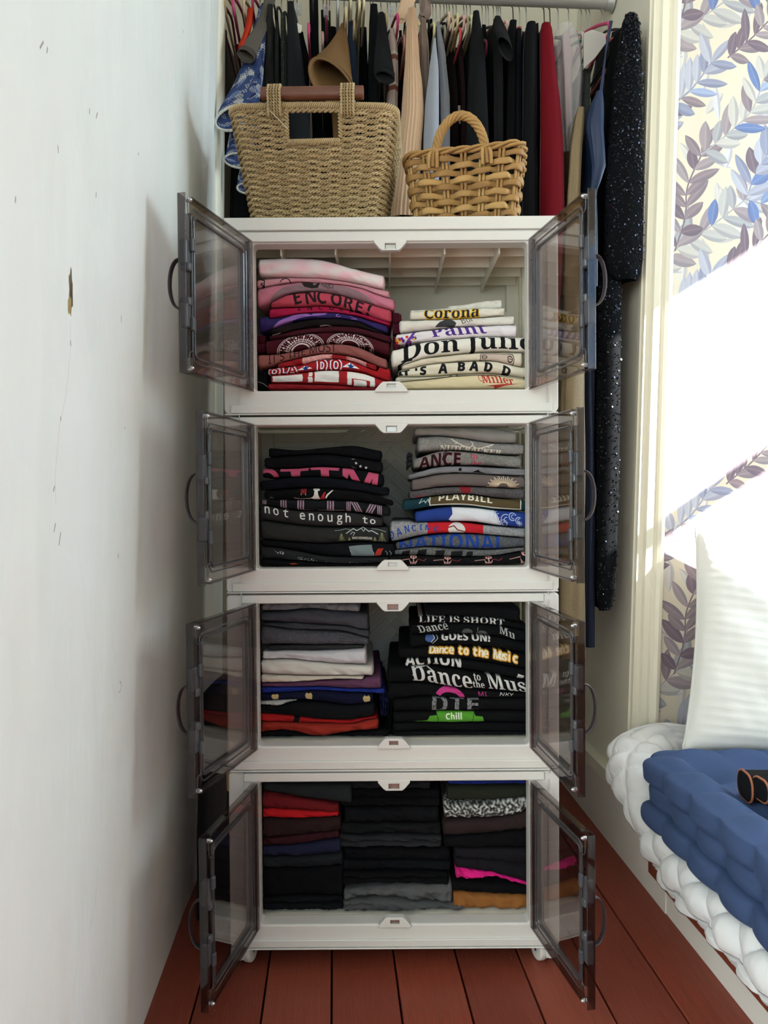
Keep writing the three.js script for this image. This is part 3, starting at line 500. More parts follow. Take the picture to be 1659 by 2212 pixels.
// ---- first compartment: pink and red pile
{
  const v = [380, 420, 3.456], G = 'tops in the pink and red pile', f = (...a) => folded(v, 'folded_shirt', 'shirt', a[0], G, ...a.slice(1));
  f('dark burgundy sleeve bulging out beside the hot pink and indigo tops', [1618, 1684], [872, 866, 866, 870, 880], [1030, 1034, 1036, 1036, 1030], { mat: M.burgundy, layers: 2, depth: 0.19, z: -0.012, aside: true });
  f('dark burgundy sleeve lower down beside the paisley medallions', [1620, 1676], [1042, 1044, 1046, 1046, 1046], [1150, 1156, 1160, 1158, 1150], { mat: M.burgundy, layers: 2, depth: 0.19, z: -0.012, aside: true });
  f('dark burgundy hem hanging behind the edge of the paisley medallions', [598, 660], [1036, 1034, 1034, 1036, 1040], [1180, 1180, 1176, 1170, 1164], { mat: M.burgundy, layers: 2, depth: 0.19, z: -0.012, aside: true });
  f('pale pink tie-dye top, topmost of the pink and red pile', [612, 1562], [482, 474, 486, 552, 603], [606, 612, 620, 652, 702], { mat: pinkTie, layers: 1, bulge: 1.3 });
  f('light pink top with thin black script under the tie-dye one', [595, 1600], [634, 614, 622, 660, 716], [700, 656, 656, 688, 772], { base: '#c98f9a', print: (c) => { path(c, [[640, 2], [660, 8], [662, 30], [655, 46]], '#1b171a', 7); text(c, 's', 632, 46, 34, '#1b171a', { wide: 1.3 }); ringMark(c, 815, 46, 38, '#1b171a', 7, 3.5, 6.2); } });
  f('rose pink top with a wide grey arch printed across', [600, 1640], [702, 660, 655, 692, 782], [842, 736, 728, 792, 866], { base: '#bd7488', layers: 1, print: (c, h) => { c.fillStyle = '#8b7078'; c.beginPath(); c.ellipse(1090, h * 1.05, 390, h * 0.95, 0, 0, 7); c.fill(); poly(c, [[935, 0], [1020, 0], [1030, 40], [1062, 0], [1078, 2], [1060, 62], [1010, 68], [960, 50]], '#2a2427'); for (const x of [1105, 1130, 1155]) ringMark(c, x, 26, 20, '#2a2427', 4); path(c, [[1090, 10], [1130, 58], [1175, 50]], '#2a2427', 5); } });
  f('coral pink top with arched black capitals', [702, 1612], [764, 732, 726, 786, 852], [840, 834, 832, 882, 952], { base: '#b24558', print: (c, h) => { [...'ENCORE!'].forEach((k, i) => { const t = i / 6, x = [880, 965, 1050, 1148, 1240, 1322, 1408][i]; text(c, k, x, h * 0.94 - Math.sin(t * 3.1) * h * 0.04 - (i > 4 ? -4 : 0), h * 1.02, '#2a1d22', { wide: 1.12, rot: lerp(-0.22, 0.3, t) }); }); } });
  f('hot pink top with the same arched lettering half hidden', [692, 1602], [850, 838, 836, 882, 947], [924, 886, 876, 906, 974], { base: '#a11d45', print: (c, h) => { [...'ENCORE'].forEach((k, i) => text(c, k, [905, 978, 1060, 1140, 1215, 1290][i], h * 0.55, h * 0.95, '#32141f', { wide: 1.2 })); } });
  f('indigo top with lilac swirls between hot pink and black', [615, 1586], [914, 881, 871, 906, 976], [1032, 946, 921, 941, 1034], { base: '#2d2559', layers: 1, print: (c, h) => { poly(c, [[720, h], [770, h * 0.5], [880, h * 0.1], [1020, 0], [1130, 0], [1110, h * 0.5], [1000, h * 0.62], [930, h * 0.7], [860, h]], '#9468b0'); poly(c, [[960, 0], [1030, 0], [1010, h * 0.4]], '#2d2559'); ringMark(c, 1210, h * 0.5, 14, '#9b70b8', 9, 0, 5); path(c, [[1300, h * 0.3], [1350, h * 0.6], [1310, h * 0.8]], '#8d62ac', 10); } });
  f('black top in the pink and red pile, under the indigo one', [702, 1562], [1000, 946, 921, 940, 1002], [1052, 1002, 978, 988, 1036], { base: '#191314', print: (c, h) => { path(c, [[720, h * 0.95], [780, h * 0.9]], '#cfc6c6', 3); path(c, [[1075, h * 0.95], [1130, h * 0.93], [1160, h]], '#cfc6c6', 3); } });
  f('plain maroon top lying on the patterned maroon one', [690, 1612], [1053, 1004, 979, 990, 1052], [1087, 1046, 1026, 1042, 1106], { mat: M.maroon });
  f('maroon top with two white lace-like paisley medallions', [665, 1602], [1088, 1047, 1027, 1043, 1107], [1196, 1166, 1112, 1128, 1200], { base: '#42121d', print: (c, h) => { for (const [x, r] of [[930, 175], [1300, 175]]) { c.save(); c.translate(x, h * 1.15); c.scale(1, 0.68); for (const q of [r, r * 0.93, r * 0.62, r * 0.5]) ringMark(c, 0, 0, q, '#dcd2d2', 5, 3.1, 6.3); for (let i = 0; i < 22; i++) { const a = Math.PI + i / 21 * Math.PI; path(c, [[Math.cos(a) * r * 0.5, Math.sin(a) * r * 0.5], [Math.cos(a) * r * 0.9, Math.sin(a) * r * 0.9]], '#dcd2d2', i % 2 ? 3 : 6); disc(c, Math.cos(a) * r * 0.77, Math.sin(a) * r * 0.77, 8, i % 3 ? '#42121d' : '#dcd2d2'); disc(c, Math.cos(a) * r * 0.4, Math.sin(a) * r * 0.4, 7, '#dcd2d2'); } c.restore(); } } });
  f('dusty mauve top with tall thin black lettering', [605, 1582], [1198, 1167, 1113, 1131, 1228], [1300, 1232, 1184, 1208, 1302], { base: '#8a5350', layers: 1, print: (c, h) => { const o = { weight: 'normal', wide: 0.7, font: 'sans-serif' }; text(c, "IT'S THE MOST", 690, h * 0.86, h * 0.98, '#221a1c', { ...o, wide: 1.02 }); } });
  f('red top with a glittery pink patch, under the mauve one', [750, 1502], [1257, 1216, 1187, 1210, 1270], [1292, 1266, 1226, 1243, 1312], { base: '#8e1f25', print: (c, h) => { poly(c, [[945, 0], [1165, 0], [1165, h], [945, h]], '#c97f80'); poly(c, [[1270, 0], [1420, h * 0.3], [1415, h], [1300, h]], '#c97f80'); disc(c, 1215, h, 70, '#8e1f25', h); speck(c, 945, 0, 220, h, 500, '#e8c0bd', 3); speck(c, 1270, 0, 150, h, 320, '#e8c0bd', 3); } });
  f('bright red top with blue and white athletic lettering and stars', [680, 1606], [1302, 1252, 1222, 1252, 1296], [1346, 1328, 1310, 1322, 1398], { base: '#9a1c22', print: (c, h) => { const o = { wide: 1.15, line: '#f0ecec', lw: 16 }; for (const [k, x] of [['O', 690], ['L', 770], ['A', 830], ['D', 1050], ['O', 1150]]) { text(c, k, x, h * 1.1, h * 1.15, '#9a1c22', { ...o, line: '#2b4696', lw: 22 }); text(c, k, x, h * 1.1, h * 1.15, '#9a1c22', o); } poly(c, [[905, h * 0.75], [965, h * 0.3], [1020, h * 0.75]], '#efecec'); poly(c, [[1240, h * 0.75], [1300, h * 0.2], [1370, h * 0.72]], '#efecec'); star(c, 970, h * 0.62, h * 0.42, '#24407f'); star(c, 1305, h * 0.6, h * 0.42, '#24407f'); } });
  f('red top with big worn white block letters', [700, 1592], [1348, 1329, 1311, 1325, 1392], [1406, 1409, 1416, 1431, 1441], { base: '#9c2227', print: (c, h) => { const blk = (a, b, y0, y1) => poly(c, [[a, y0 * h], [b, y0 * h], [b + 4, (y0 + y1) / 2 * h], [b, y1 * h], [a, y1 * h], [a + 4, (y0 + y1) / 2 * h]], '#e6e1dd'); blk(722, 945, 0.2, 0.85); blk(990, 1018, 0.05, 0.45); blk(986, 1020, 0.5, 0.9); blk(1035, 1215, 0.05, 0.85); blk(1278, 1480, 0.1, 0.55); blk(1278, 1310, 0.3, 0.95); blk(1325, 1420, 0.6, 1); blk(1445, 1482, 0.4, 1); } });
  f('plain red top at the bottom of the pink and red pile', [680, 1602], [1409, 1411, 1419, 1434, 1442], [1452, 1452, 1452, 1453, 1454], { mat: cloth(0x861e24) });
  f('black top with a thin white line sticking out beside the red letters', [604, 676], [1308, 1306, 1306, 1308, 1312], [1448, 1450, 1450, 1450, 1450], { base: '#131214', z: -0.012, aside: true, depth: 0.2, print: (c, h) => path(c, [[606, h * 0.6], [650, h * 0.72], [690, h * 0.95]], '#a9a4a4', 5) });
}
// ---- first compartment: white pile
{
  const v = [820, 420, 3.456], G = 'tops in the white pile', f = (...a) => folded(v, 'folded_shirt', 'shirt', a[0], G, ...a.slice(1));
  f('plain white top folded at the back on the white pile', [520, 930], [806, 798, 782, 766, 760], [852, 846, 838, 836, 838], { mat: M.offWhite, z: -0.02 });
  f('white ribbed top, just above the black and yellow lettering', [228, 896], [851, 845, 828, 806, 812], [866, 858, 846, 838, 842], { mat: M.white, z: -0.008 });
  f('white top with black and yellow blackletter-style lettering', [225, 942], [867, 859, 847, 839, 843], [931, 929, 926, 912, 900], { base: '#d8d2c4', print: (c, h) => { const o = { font: 'serif', wide: 1.5 }; text(c, 'Corona', 330, h * 0.92, h * 1.1, '#1d2740', { ...o, line: '#e0b53a', lw: 13 }); text(c, 'Corona', 330, h * 0.92, h * 1.1, '#1d2740', o); } });
  f('white top with a dark blob and a short black handwritten word', [145, 1016], [939, 933, 927, 914, 902], [1032, 1006, 986, 976, 969], { base: '#d5d0c7', print: (c, h) => { poly(c, [[415, h * 0.85], [450, h * 0.3], [500, 0], [540, h * 0.08], [575, h * 0.6], [560, h]], '#3a3b3e'); text(c, 'Bor', 615, h * 0.72, h * 0.75, '#26262a', { weight: 'normal', skew: -0.2, wide: 1.1, rot: -0.22 }); } });
  f('white top with purple brush lettering and a multicolour corner', [118, 1032], [1042, 1014, 990, 977, 964], [1122, 1093, 1072, 1059, 1062], { base: '#dcd6da', print: (c, h) => { text(c, 'Paint', 392, h * 0.74, h * 1.05, '#4b2f7c', { font: 'serif', skew: -0.35, wide: 1.75 }); for (let i = 0; i < 26; i++) disc(c, lerp(120, 270, rnd()), lerp(h * 0.4, h, rnd()) - 0, rr(4, 13), ['#c4372b', '#d9a32e', '#3d3f9c', '#7b2f6d'][i % 4]); path(c, [[265, 0], [235, h * 0.5], [205, h]], '#5b3f9a', 20); } });
  f('white top with large black serif lettering across its whole width', [85, 1118], [1162, 1099, 1072, 1058, 1066], [1292, 1218, 1184, 1168, 1178], { base: '#dedad0', layers: 1, print: (c, h) => { text(c, 'Don Julio', 155, h * 0.86, h * 1.08, '#17181a', { font: 'serif', wide: 1.72 }); path(c, [[140, h * 0.98], [200, h * 0.86], [240, h * 0.9]], '#17181a', 9); } });
  f('cream top with a printed metal plate and two screws', [165, 1072], [1236, 1214, 1188, 1178, 1180], [1306, 1262, 1243, 1240, 1288], { base: '#cfc5b1', print: (c, h) => { c.fillStyle = '#b8a69a'; c.strokeStyle = '#4a4038'; c.lineWidth = 5; c.beginPath(); c.roundRect(752, h * 0.18, 246, h * 0.95, 18); c.fill(); c.stroke(); for (const x of [782, 970]) { ringMark(c, x, h * 0.6, 17, '#3b332d', 6); path(c, [[x - 10, h * 0.6], [x + 10, h * 0.6]], '#3b332d', 5); } } });
  f('cream top with chunky black rounded capitals', [138, 1104], [1311, 1266, 1246, 1244, 1292], [1356, 1352, 1336, 1332, 1366], { base: '#d3cbb8', print: (c, h) => { ["I", "T", "'", "S", "A", "B", "A", "D", "D"].forEach((k, i) => text(c, k, [140, 175, 262, 300, 440, 575, 670, 770, 905][i], h * (0.9 - [0, 0, 0, 0.02, 0.06, 0.14, 0.14, 0.06, -0.06][i]), h * 0.8, '#1c1e20', { wide: 1.35, line: '#1c1e20', lw: 5, rot: lerp(-0.1, 0.2, i / 8) })); } });
  f('cream top showing only the tips of black letters', [118, 1092], [1358, 1354, 1338, 1334, 1368], [1396, 1374, 1348, 1345, 1376], { base: '#cdc5b3', z: -0.004, print: (c, h) => text(c, 'A  Y', 520, h * 1.1, h * 1.5, '#1d1f21', { wide: 1.6 }) });
  f('beige top with red script lettering at the bottom of the white pile', [145, 1102], [1397, 1376, 1351, 1348, 1378], [1452, 1452, 1452, 1452, 1452], { base: '#cdbd9b', print: (c, h) => { text(c, 'Miller', 762, h * 0.62, h * 0.62, '#a8322e', { font: 'serif', skew: -0.3, wide: 1.55 }); poly(c, [[790, h * 0.82], [1060, h * 0.5], [930, h * 0.78], [860, h * 0.98], [850, h * 0.84]], '#a8322e'); ringMark(c, 760, h * 0.2, 24, '#a8322e', 4); } });
}
// ---- second compartment: black pile
{
  const v = [400, 860, 3.607], G = 'tops in the black pile', f = (...a) => folded(v, 'folded_shirt', 'shirt', a[0], G, ...a.slice(1));
  f('plain black top, topmost of the black pile in the second compartment', [645, 1536], [386, 401, 383, 369, 409], [461, 442, 433, 457, 490], { mat: M.black });
  f('black top with three tiny white stars', [612, 1542], [463, 450, 436, 461, 494], [547, 546, 531, 548, 582], { base: '#0f1013', print: (c, h) => { star(c, 1330, h * 0.5, 14, '#cfcfd0'); star(c, 1365, h * 0.72, 14, '#cfcfd0'); star(c, 1409, h * 0.76, 14, '#cfcfd0'); path(c, [[1298, h * 0.85], [1340, h]], '#a5a5a8', 4); path(c, [[1300, h * 0.2], [1320, h * 0.16]], '#a5a5a8', 4); } });
  f('black top with big pink block capitals', [595, 1552], [551, 537, 533, 550, 592], [622, 614, 612, 642, 692], { base: '#0e0f12', print: (c, h) => { const k = '#b8506f'; c.strokeStyle = k; c.lineWidth = 42; c.beginPath(); c.ellipse(640, h * 1.05, 70, h * 0.85, 0, 3.9, 6.4); c.stroke(); poly(c, [[745, h * 0.05], [968, h * 0.05], [960, h * 0.36], [900, h * 0.36], [895, h], [830, h], [822, h * 0.36], [745, h * 0.36]], k); poly(c, [[972, h * 0.05], [1205, h * 0.05], [1195, h * 0.33], [1120, h * 0.33], [1122, h], [1058, h], [1056, h * 0.33], [985, h * 0.33]], k); poly(c, [[1228, h * 0.02], [1310, h * 0.02], [1365, h], [1300, h], [1275, h * 0.5], [1262, h], [1225, h * 0.7]], k); poly(c, [[1388, h], [1430, h * 0.02], [1508, h * 0.02], [1495, h], [1450, h], [1460, h * 0.5], [1435, h]], k); } });
  f('plain black top under the pink block capitals', [577, 1592], [642, 617, 614, 644, 694], [721, 702, 701, 722, 762], { mat: M.navyBlack, layers: 1 });
  f('black top with a white figure and a small red print', [610, 1622], [723, 705, 703, 727, 792], [790, 789, 794, 806, 842], { base: '#0b0b0d', print: (c, h) => { poly(c, [[902, h * 0.05], [945, h * 0.05], [945, h * 0.5], [902, h * 0.5]], '#9c2a30'); ringMark(c, 924, h * 0.28, 12, '#1a1a1a', 4); path(c, [[905, h * 0.52], [905, h * 0.6]], '#ddd', 4); path(c, [[940, h * 0.52], [940, h * 0.6]], '#ddd', 4); path(c, [[850, h * 0.85], [900, h * 0.95], [975, h * 0.9], [1000, h * 0.75]], '#d6d2cd', 4); disc(c, 1024, h * 0.13, 26, '#d9d5d0', h * 0.14); poly(c, [[1006, h * 0.25], [1032, h * 0.25], [1040, h * 0.62], [1055, h], [1000, h], [985, h * 0.9], [1005, h * 0.6]], '#d9d5d0'); poly(c, [[1085, h * 0.3], [1095, h * 0.35], [1080, h], [1045, h]], '#a8272e'); poly(c, [[1090, h * 0.8], [1105, h * 0.5], [1140, h * 0.15], [1155, h * 0.12], [1115, h * 0.6], [1098, h * 0.9]], '#d9d5d0'); ringMark(c, 672, h * 0.95, 14, '#8a8a8a', 4, 3.1, 6.3); } });
  f('charcoal top with pinkish grey striped capitals', [580, 1602], [791, 791, 795, 807, 844], [828, 868, 880, 889, 924], { base: '#17181b', print: (c, h) => { const k = '#9d8291', bar = (x, w, t = 0) => { for (let i = 0; i < 3; i++) poly(c, [[x + i * w / 3 + t, 0], [x + i * w / 3 + w / 5 + t, 0], [x + i * w / 3 + w / 5, h], [x + i * w / 3, h]], k); }; bar(600, 36); bar(742, 56); bar(875, 60); bar(1105, 62); bar(1255, 38); bar(1330, 60, -45); bar(1400, 60, 40); bar(1495, 40); path(c, [[905, h * 0.92], [1005, h * 0.98]], k, 4); path(c, [[1030, h * 0.96], [1240, h * 0.88]], k, 4); } });
  f('dark grey top with white typewriter lettering', [580, 1547], [829, 870, 882, 892, 932], [947, 981, 1003, 1000, 1001], { base: '#2b2a2b', print: (c, h) => { const o = { font: 'serif', weight: 'bold', wide: 1.12 }; [...'not enough to'].forEach((k, i) => { const x = [620, 688, 765, 0, 892, 962, 1032, 1105, 1180, 1245, 0, 1378, 1435][i]; if (x) text(c, k, x, h * lerp(0.5, 0.74, (x - 620) / 820) - (i > 10 ? 0 : 0), h * 0.6, '#d8d6d2', { ...o, font: 'monospace' }); }); } });
  f('charcoal top with a mountain, pine trees and small lettering', [580, 1592], [949, 983, 1005, 1002, 1003], [1097, 1119, 1131, 1117, 1131], { base: '#292928', layers: 1, print: (c, h) => { path(c, [[1255, h * 0.42], [1310, h * 0.12], [1335, h * 0.26], [1385, h * 0.03], [1430, h * 0.3], [1450, h * 0.24], [1500, h * 0.45]], '#b9c0c4', 7); path(c, [[1290, h * 0.5], [1300, h * 0.35], [1320, h * 0.4], [1310, h * 0.58]], '#b9c0c4', 5); path(c, [[1370, h * 0.1], [1390, h * 0.3], [1400, h * 0.12]], '#b9c0c4', 5); path(c, [[1165, h * 0.22], [1210, h * 0.2], [1250, h * 0.12], [1285, h * 0.18]], '#9ea6aa', 4); path(c, [[1450, h * 0.12], [1500, h * 0.16], [1560, h * 0.3]], '#9ea6aa', 4); const tree = (x, s) => { for (let i = 0; i < 5; i++) path(c, [[x - s * (0.2 + i * 0.11), h * 0.9 - s * 1.35 + i * s * 0.32], [x, h * 0.9 - s * 1.6 + i * s * 0.32], [x + s * (0.2 + i * 0.11), h * 0.9 - s * 1.35 + i * s * 0.32]], '#8d9465', 4); path(c, [[x, h * 0.9 - s * 1.6], [x, h * 0.92]], '#8d9465', 4); }; tree(1218, 38); tree(1530, 44); tree(1277, 15); tree(1475, 20); text(c, 'BRECKENRIDGE', 1298, h * 0.83, h * 0.17, '#d5d2c4', { wide: 0.95 }); } });
  f('black top with a small red and grey print at its edge', [580, 1642], [1099, 1122, 1134, 1122, 1137], [1152, 1182, 1228, 1236, 1232], { base: '#0e0f12', print: (c, h) => { poly(c, [[1275, h * 0.25], [1450, h * 0.15], [1475, h * 0.95], [1300, h]], '#6f7a7b'); poly(c, [[1500, h * 0.4], [1545, h * 0.35], [1520, h * 0.9], [1465, h]], '#a13228'); for (const x of [1285, 1455, 1560, 1590]) path(c, [[x, h * 0.55], [x + 14, h * 0.7], [x + 8, h * 0.9]], '#8f9a9a', 4); } });
  f('charcoal top with scattered white specks', [580, 1592], [1150, 1185, 1231, 1239, 1236], [1252, 1266, 1286, 1291, 1284], { base: '#232325', print: (c, h) => { speck(c, 690, h * 0.2, 80, h * 0.3, 22, '#d8d8d8', 4); speck(c, 880, h * 0.5, 120, h * 0.3, 26, '#d8d8d8', 4); speck(c, 930, h * 0.7, 420, h * 0.25, 20, '#b9b9b9', 4); } });
  f('black top with a speck of orange at the bottom of the pile', [580, 1562], [1254, 1268, 1288, 1293, 1287], [1316, 1316, 1316, 1316, 1316], { base: '#101012', print: (c, h) => poly(c, [[810, h * 0.55], [850, h * 0.45], [880, h * 0.65], [830, h * 0.9]], '#b4472b') });
}
// ---- second compartment: grey pile
{
  const v = [820, 860, 3.607], G = 'tops in the grey pile', f = (...a) => folded(v, 'folded_shirt', 'shirt', a[0], G, ...a.slice(1));
  f('plain grey top, topmost of the grey pile', [268, 1072], [228, 224, 224, 228, 263], [291, 293, 316, 346, 352], { mat: M.heatherLight, bulge: 1.3 });
  f('dark grey sleeves crumpled beside the black capitals and red script', [212, 258], [440, 420, 415, 420, 430], [540, 540, 536, 530, 526], { mat: M.heatherDark, z: -0.012, aside: true, layers: 3, depth: 0.19, wr: 2 });
  f('heather grey top with cream snow crystals and bold lettering', [295, 1132], [302, 294, 316, 347, 357], [421, 405, 412, 434, 441], { base: '#7d7b78', print: (c, h) => { speck(c, 295, 0, 840, h, 600, '#8f8d8a', 6); const k = '#d6d0bf'; for (const [x, s] of [[600, -1], [840, 1]]) { path(c, [[x - 45 * s * -1, h * 0.15], [x - 45 * s, h * 0.62]].map(([a, b]) => [a, b]), k, 7); for (let i = 0; i < 3; i++) path(c, [[x - s * -30 + s * i * 18 * -1, h * (0.2 + i * 0.12)], [x + s * 40 - s * i * 12, h * (0.15 + i * 0.16)]], k, 6); } path(c, [[640, h * 0.62], [700, h * 0.72], [722, h * 0.5], [750, h * 0.72], [800, h * 0.62]], k, 7); path(c, [[722, h * 0.5], [722, h * 0.3], [708, h * 0.22]], k, 6); text(c, 'NUTCRACKER', 470, h * 1.06, h * 0.44, k, { font: 'serif', wide: 1.55 }); } });
  f('heather grey top with large black capitals and red script', [262, 1112], [472, 412, 418, 440, 452], [547, 527, 521, 527, 546], { base: '#74736f', print: (c, h) => { speck(c, 262, 0, 850, h, 500, '#8a8985', 6); text(c, 'ANCE', 312, h * 1.0, h * 0.92, '#1c1518', { wide: 1.42, line: '#8c3a4a', lw: 5 }); path(c, [[490, h * 0.6], [500, h * 0.2], [530, h * 0.02]], '#1c1518', 8); text(c, 'to', 705, h * 0.55, h * 0.5, '#b03a55', { font: 'serif', wide: 1.2 }); text(c, 'the', 710, h * 1.05, h * 0.4, '#b03a55', { font: 'serif', wide: 1.3 }); } });
  f('smooth mid grey top with a few black dots', [225, 1146], [592, 536, 529, 541, 549], [634, 592, 584, 597, 606], { base: '#75757a', print: (c, h) => { disc(c, 628, h * 0.5, 13, '#141414', h * 0.22); poly(c, [[720, h * 0.85], [770, h * 0.45], [780, h * 0.7], [830, h * 0.9]], '#141414'); path(c, [[560, h * 0.95], [610, h * 0.92]], '#141414', 4); } });
  f('taupe grey top with a cream sunburst', [248, 1142], [634, 592, 586, 600, 611], [722, 692, 686, 697, 702], { base: '#635a58', print: (c, h) => { const cx = 962, cy = h * 1.02; for (let i = 0; i < 21; i++) { const a = Math.PI + (i + 0.5) / 21 * Math.PI, r0 = 55, r1 = i % 2 ? 108 : 128; path(c, [[cx + Math.cos(a) * r0, cy + Math.sin(a) * r0 * 0.72], [cx + Math.cos(a) * r1, cy + Math.sin(a) * r1 * 0.72]], '#c9b59b', 7); } ringMark(c, cx, cy, 44, '#c9b59b', 6, 3.14, 6.28); } });
  f('dark heather top with small red patches', [230, 1142], [722, 696, 688, 698, 706], [788, 757, 747, 776, 791], { base: '#4a4749', print: (c, h) => { speck(c, 230, 0, 910, h, 600, '#5a5759', 6); poly(c, [[620, 0], [710, 0], [712, h * 0.7], [680, h], [640, h * 0.8]], '#7b2128'); path(c, [[285, h * 0.7], [310, h * 0.95], [345, h * 0.6]], '#7d2b32', 10); } });
  f('dark teal top with cream lettering in an olive frame', [178, 1146], [792, 766, 749, 779, 797], [882, 846, 843, 871, 882], { base: '#16333c', print: (c, h) => { c.fillStyle = '#50452f'; c.fillRect(392, -10, 705, h * 0.94); c.strokeStyle = '#d8d2c2'; c.lineWidth = 8; c.strokeRect(392, -14, 705, h * 0.94 + 4); text(c, 'PLAYBILL', 452, h * 0.48, h * 0.62, '#d8d2c2', { wide: 1.75 }); path(c, [[330, h * 0.1], [310, h * 0.5], [350, h * 0.3], [360, h * 0.55], [380, h * 0.2], [385, h * 0.5]], '#b9c4c4', 5); } });
  f('royal blue top with a white panel and swirling ornament', [275, 1146], [884, 850, 851, 873, 888], [967, 962, 962, 992, 1012], { base: '#243a80', print: (c, h) => { poly(c, [[560, 0], [890, 0], [950, h], [560, h], [535, h * 0.85], [565, h * 0.5]], '#d4d6dc'); const k = '#aab4d0'; for (const [x, y, r] of [[915, 0.35, 30], [980, 0.6, 40], [1030, 0.35, 26], [1075, 0.55, 20], [960, 0.85, 28]]) { ringMark(c, x, y * h, r, k, 6, rnd() * 3, rnd() * 3 + 4.2); ringMark(c, x + 5, y * h, r * 0.5, k, 5, 1, 5); } for (let i = 0; i < 8; i++) { const a = i / 8 * 6.283; path(c, [[1085, h * 0.75], [1085 + Math.cos(a) * 22, h * 0.75 + Math.sin(a) * 18]], k, 4); } path(c, [[890, h * 0.1], [930, h * 0.9]], k, 5); } });
  f('light heather top with a red panel and blue arched lettering', [80, 1146], [957, 958, 965, 994, 1014], [1120, 1066, 1051, 1068, 1086], { base: '#7f8084', layers: 1, print: (c, h) => { speck(c, 80, 0, 1066, h, 700, '#98999c', 7); c.fillStyle = '#b0202a'; c.fillRect(372, 0, 435, h); c.save(); c.beginPath(); c.rect(372, 0, 435, h); c.clip(); disc(c, 600, h * 0.65, 66, '#c9c7c4', h * 0.62); path(c, [[535, h * 0.5], [580, h * 0.35], [605, h * 0.7], [660, h * 0.85]], '#7a2a30', 10); c.restore(); [...'DANCING'].forEach((k, i) => text(c, k, [84, 140, 196, 250, 312, 350, 415][i], h * [0.95, 0.82, 0.7, 0.62, 0.58, 0.62, 0.75][i], h * 0.44, '#24408c', { wide: 1.15, rot: [-0.35, -0.3, -0.2, -0.1, 0, 0.1, 0.2][i] })); } });
  f('dark heather top with big blue capitals', [125, 1146], [1124, 1070, 1056, 1072, 1091], [1182, 1156, 1171, 1176, 1158], { base: '#4b4d52', print: (c, h) => { speck(c, 125, 0, 1020, h, 700, '#5f6166', 6); text(c, 'NATIONAL', 140, h * 1.08, h * 1.18, '#1e3c86', { wide: 1.62 }); } });
  f('heather grey top with scattered black squares', [75, 1146], [1186, 1160, 1174, 1180, 1162], [1222, 1226, 1236, 1231, 1192], { base: '#575757', layers: 1, print: (c, h) => { speck(c, 75, 0, 1070, h, 600, '#6b6b6b', 6); for (const [x, w] of [[300, 70], [180, 60], [440, 70], [560, 90], [680, 50]]) poly(c, [[x, h * 0.35], [x + w, h * 0.25], [x + w - 10, h], [x - 8, h]], '#1a1a1b'); } });
  f('black top with pink skeletons at the bottom of the grey pile', [70, 1146], [1226, 1229, 1239, 1234, 1195], [1316, 1316, 1316, 1316, 1316], { base: '#101012', print: (c, h) => { const k = '#d59c97', r = '#8d3a3c'; for (const [x, s] of [[215, 1], [480, 1], [800, 1], [1070, 1.3]]) { disc(c, x + 50 * s, h * 0.12, 26 * s, k, h * 0.2); disc(c, x + 42 * s, h * 0.14, 6, '#17171a'); disc(c, x + 60 * s, h * 0.14, 6, '#17171a'); path(c, [[x + 50 * s, h * 0.3], [x + 45 * s, h]], k, 8); for (let i = 0; i < 4; i++) { ringMark(c, x + 46 * s, h * (0.42 + i * 0.13), 30 * s - i * 3, k, 5, 0.2, 2.94); } path(c, [[x - 60, h * 0.5], [x - 10, h * 0.4], [x + 20, h * 0.35]], k, 6); path(c, [[x + 80 * s, h * 0.35], [x + 130, h * 0.55], [x + 150, h * 0.3]], r, 6); } } });
}
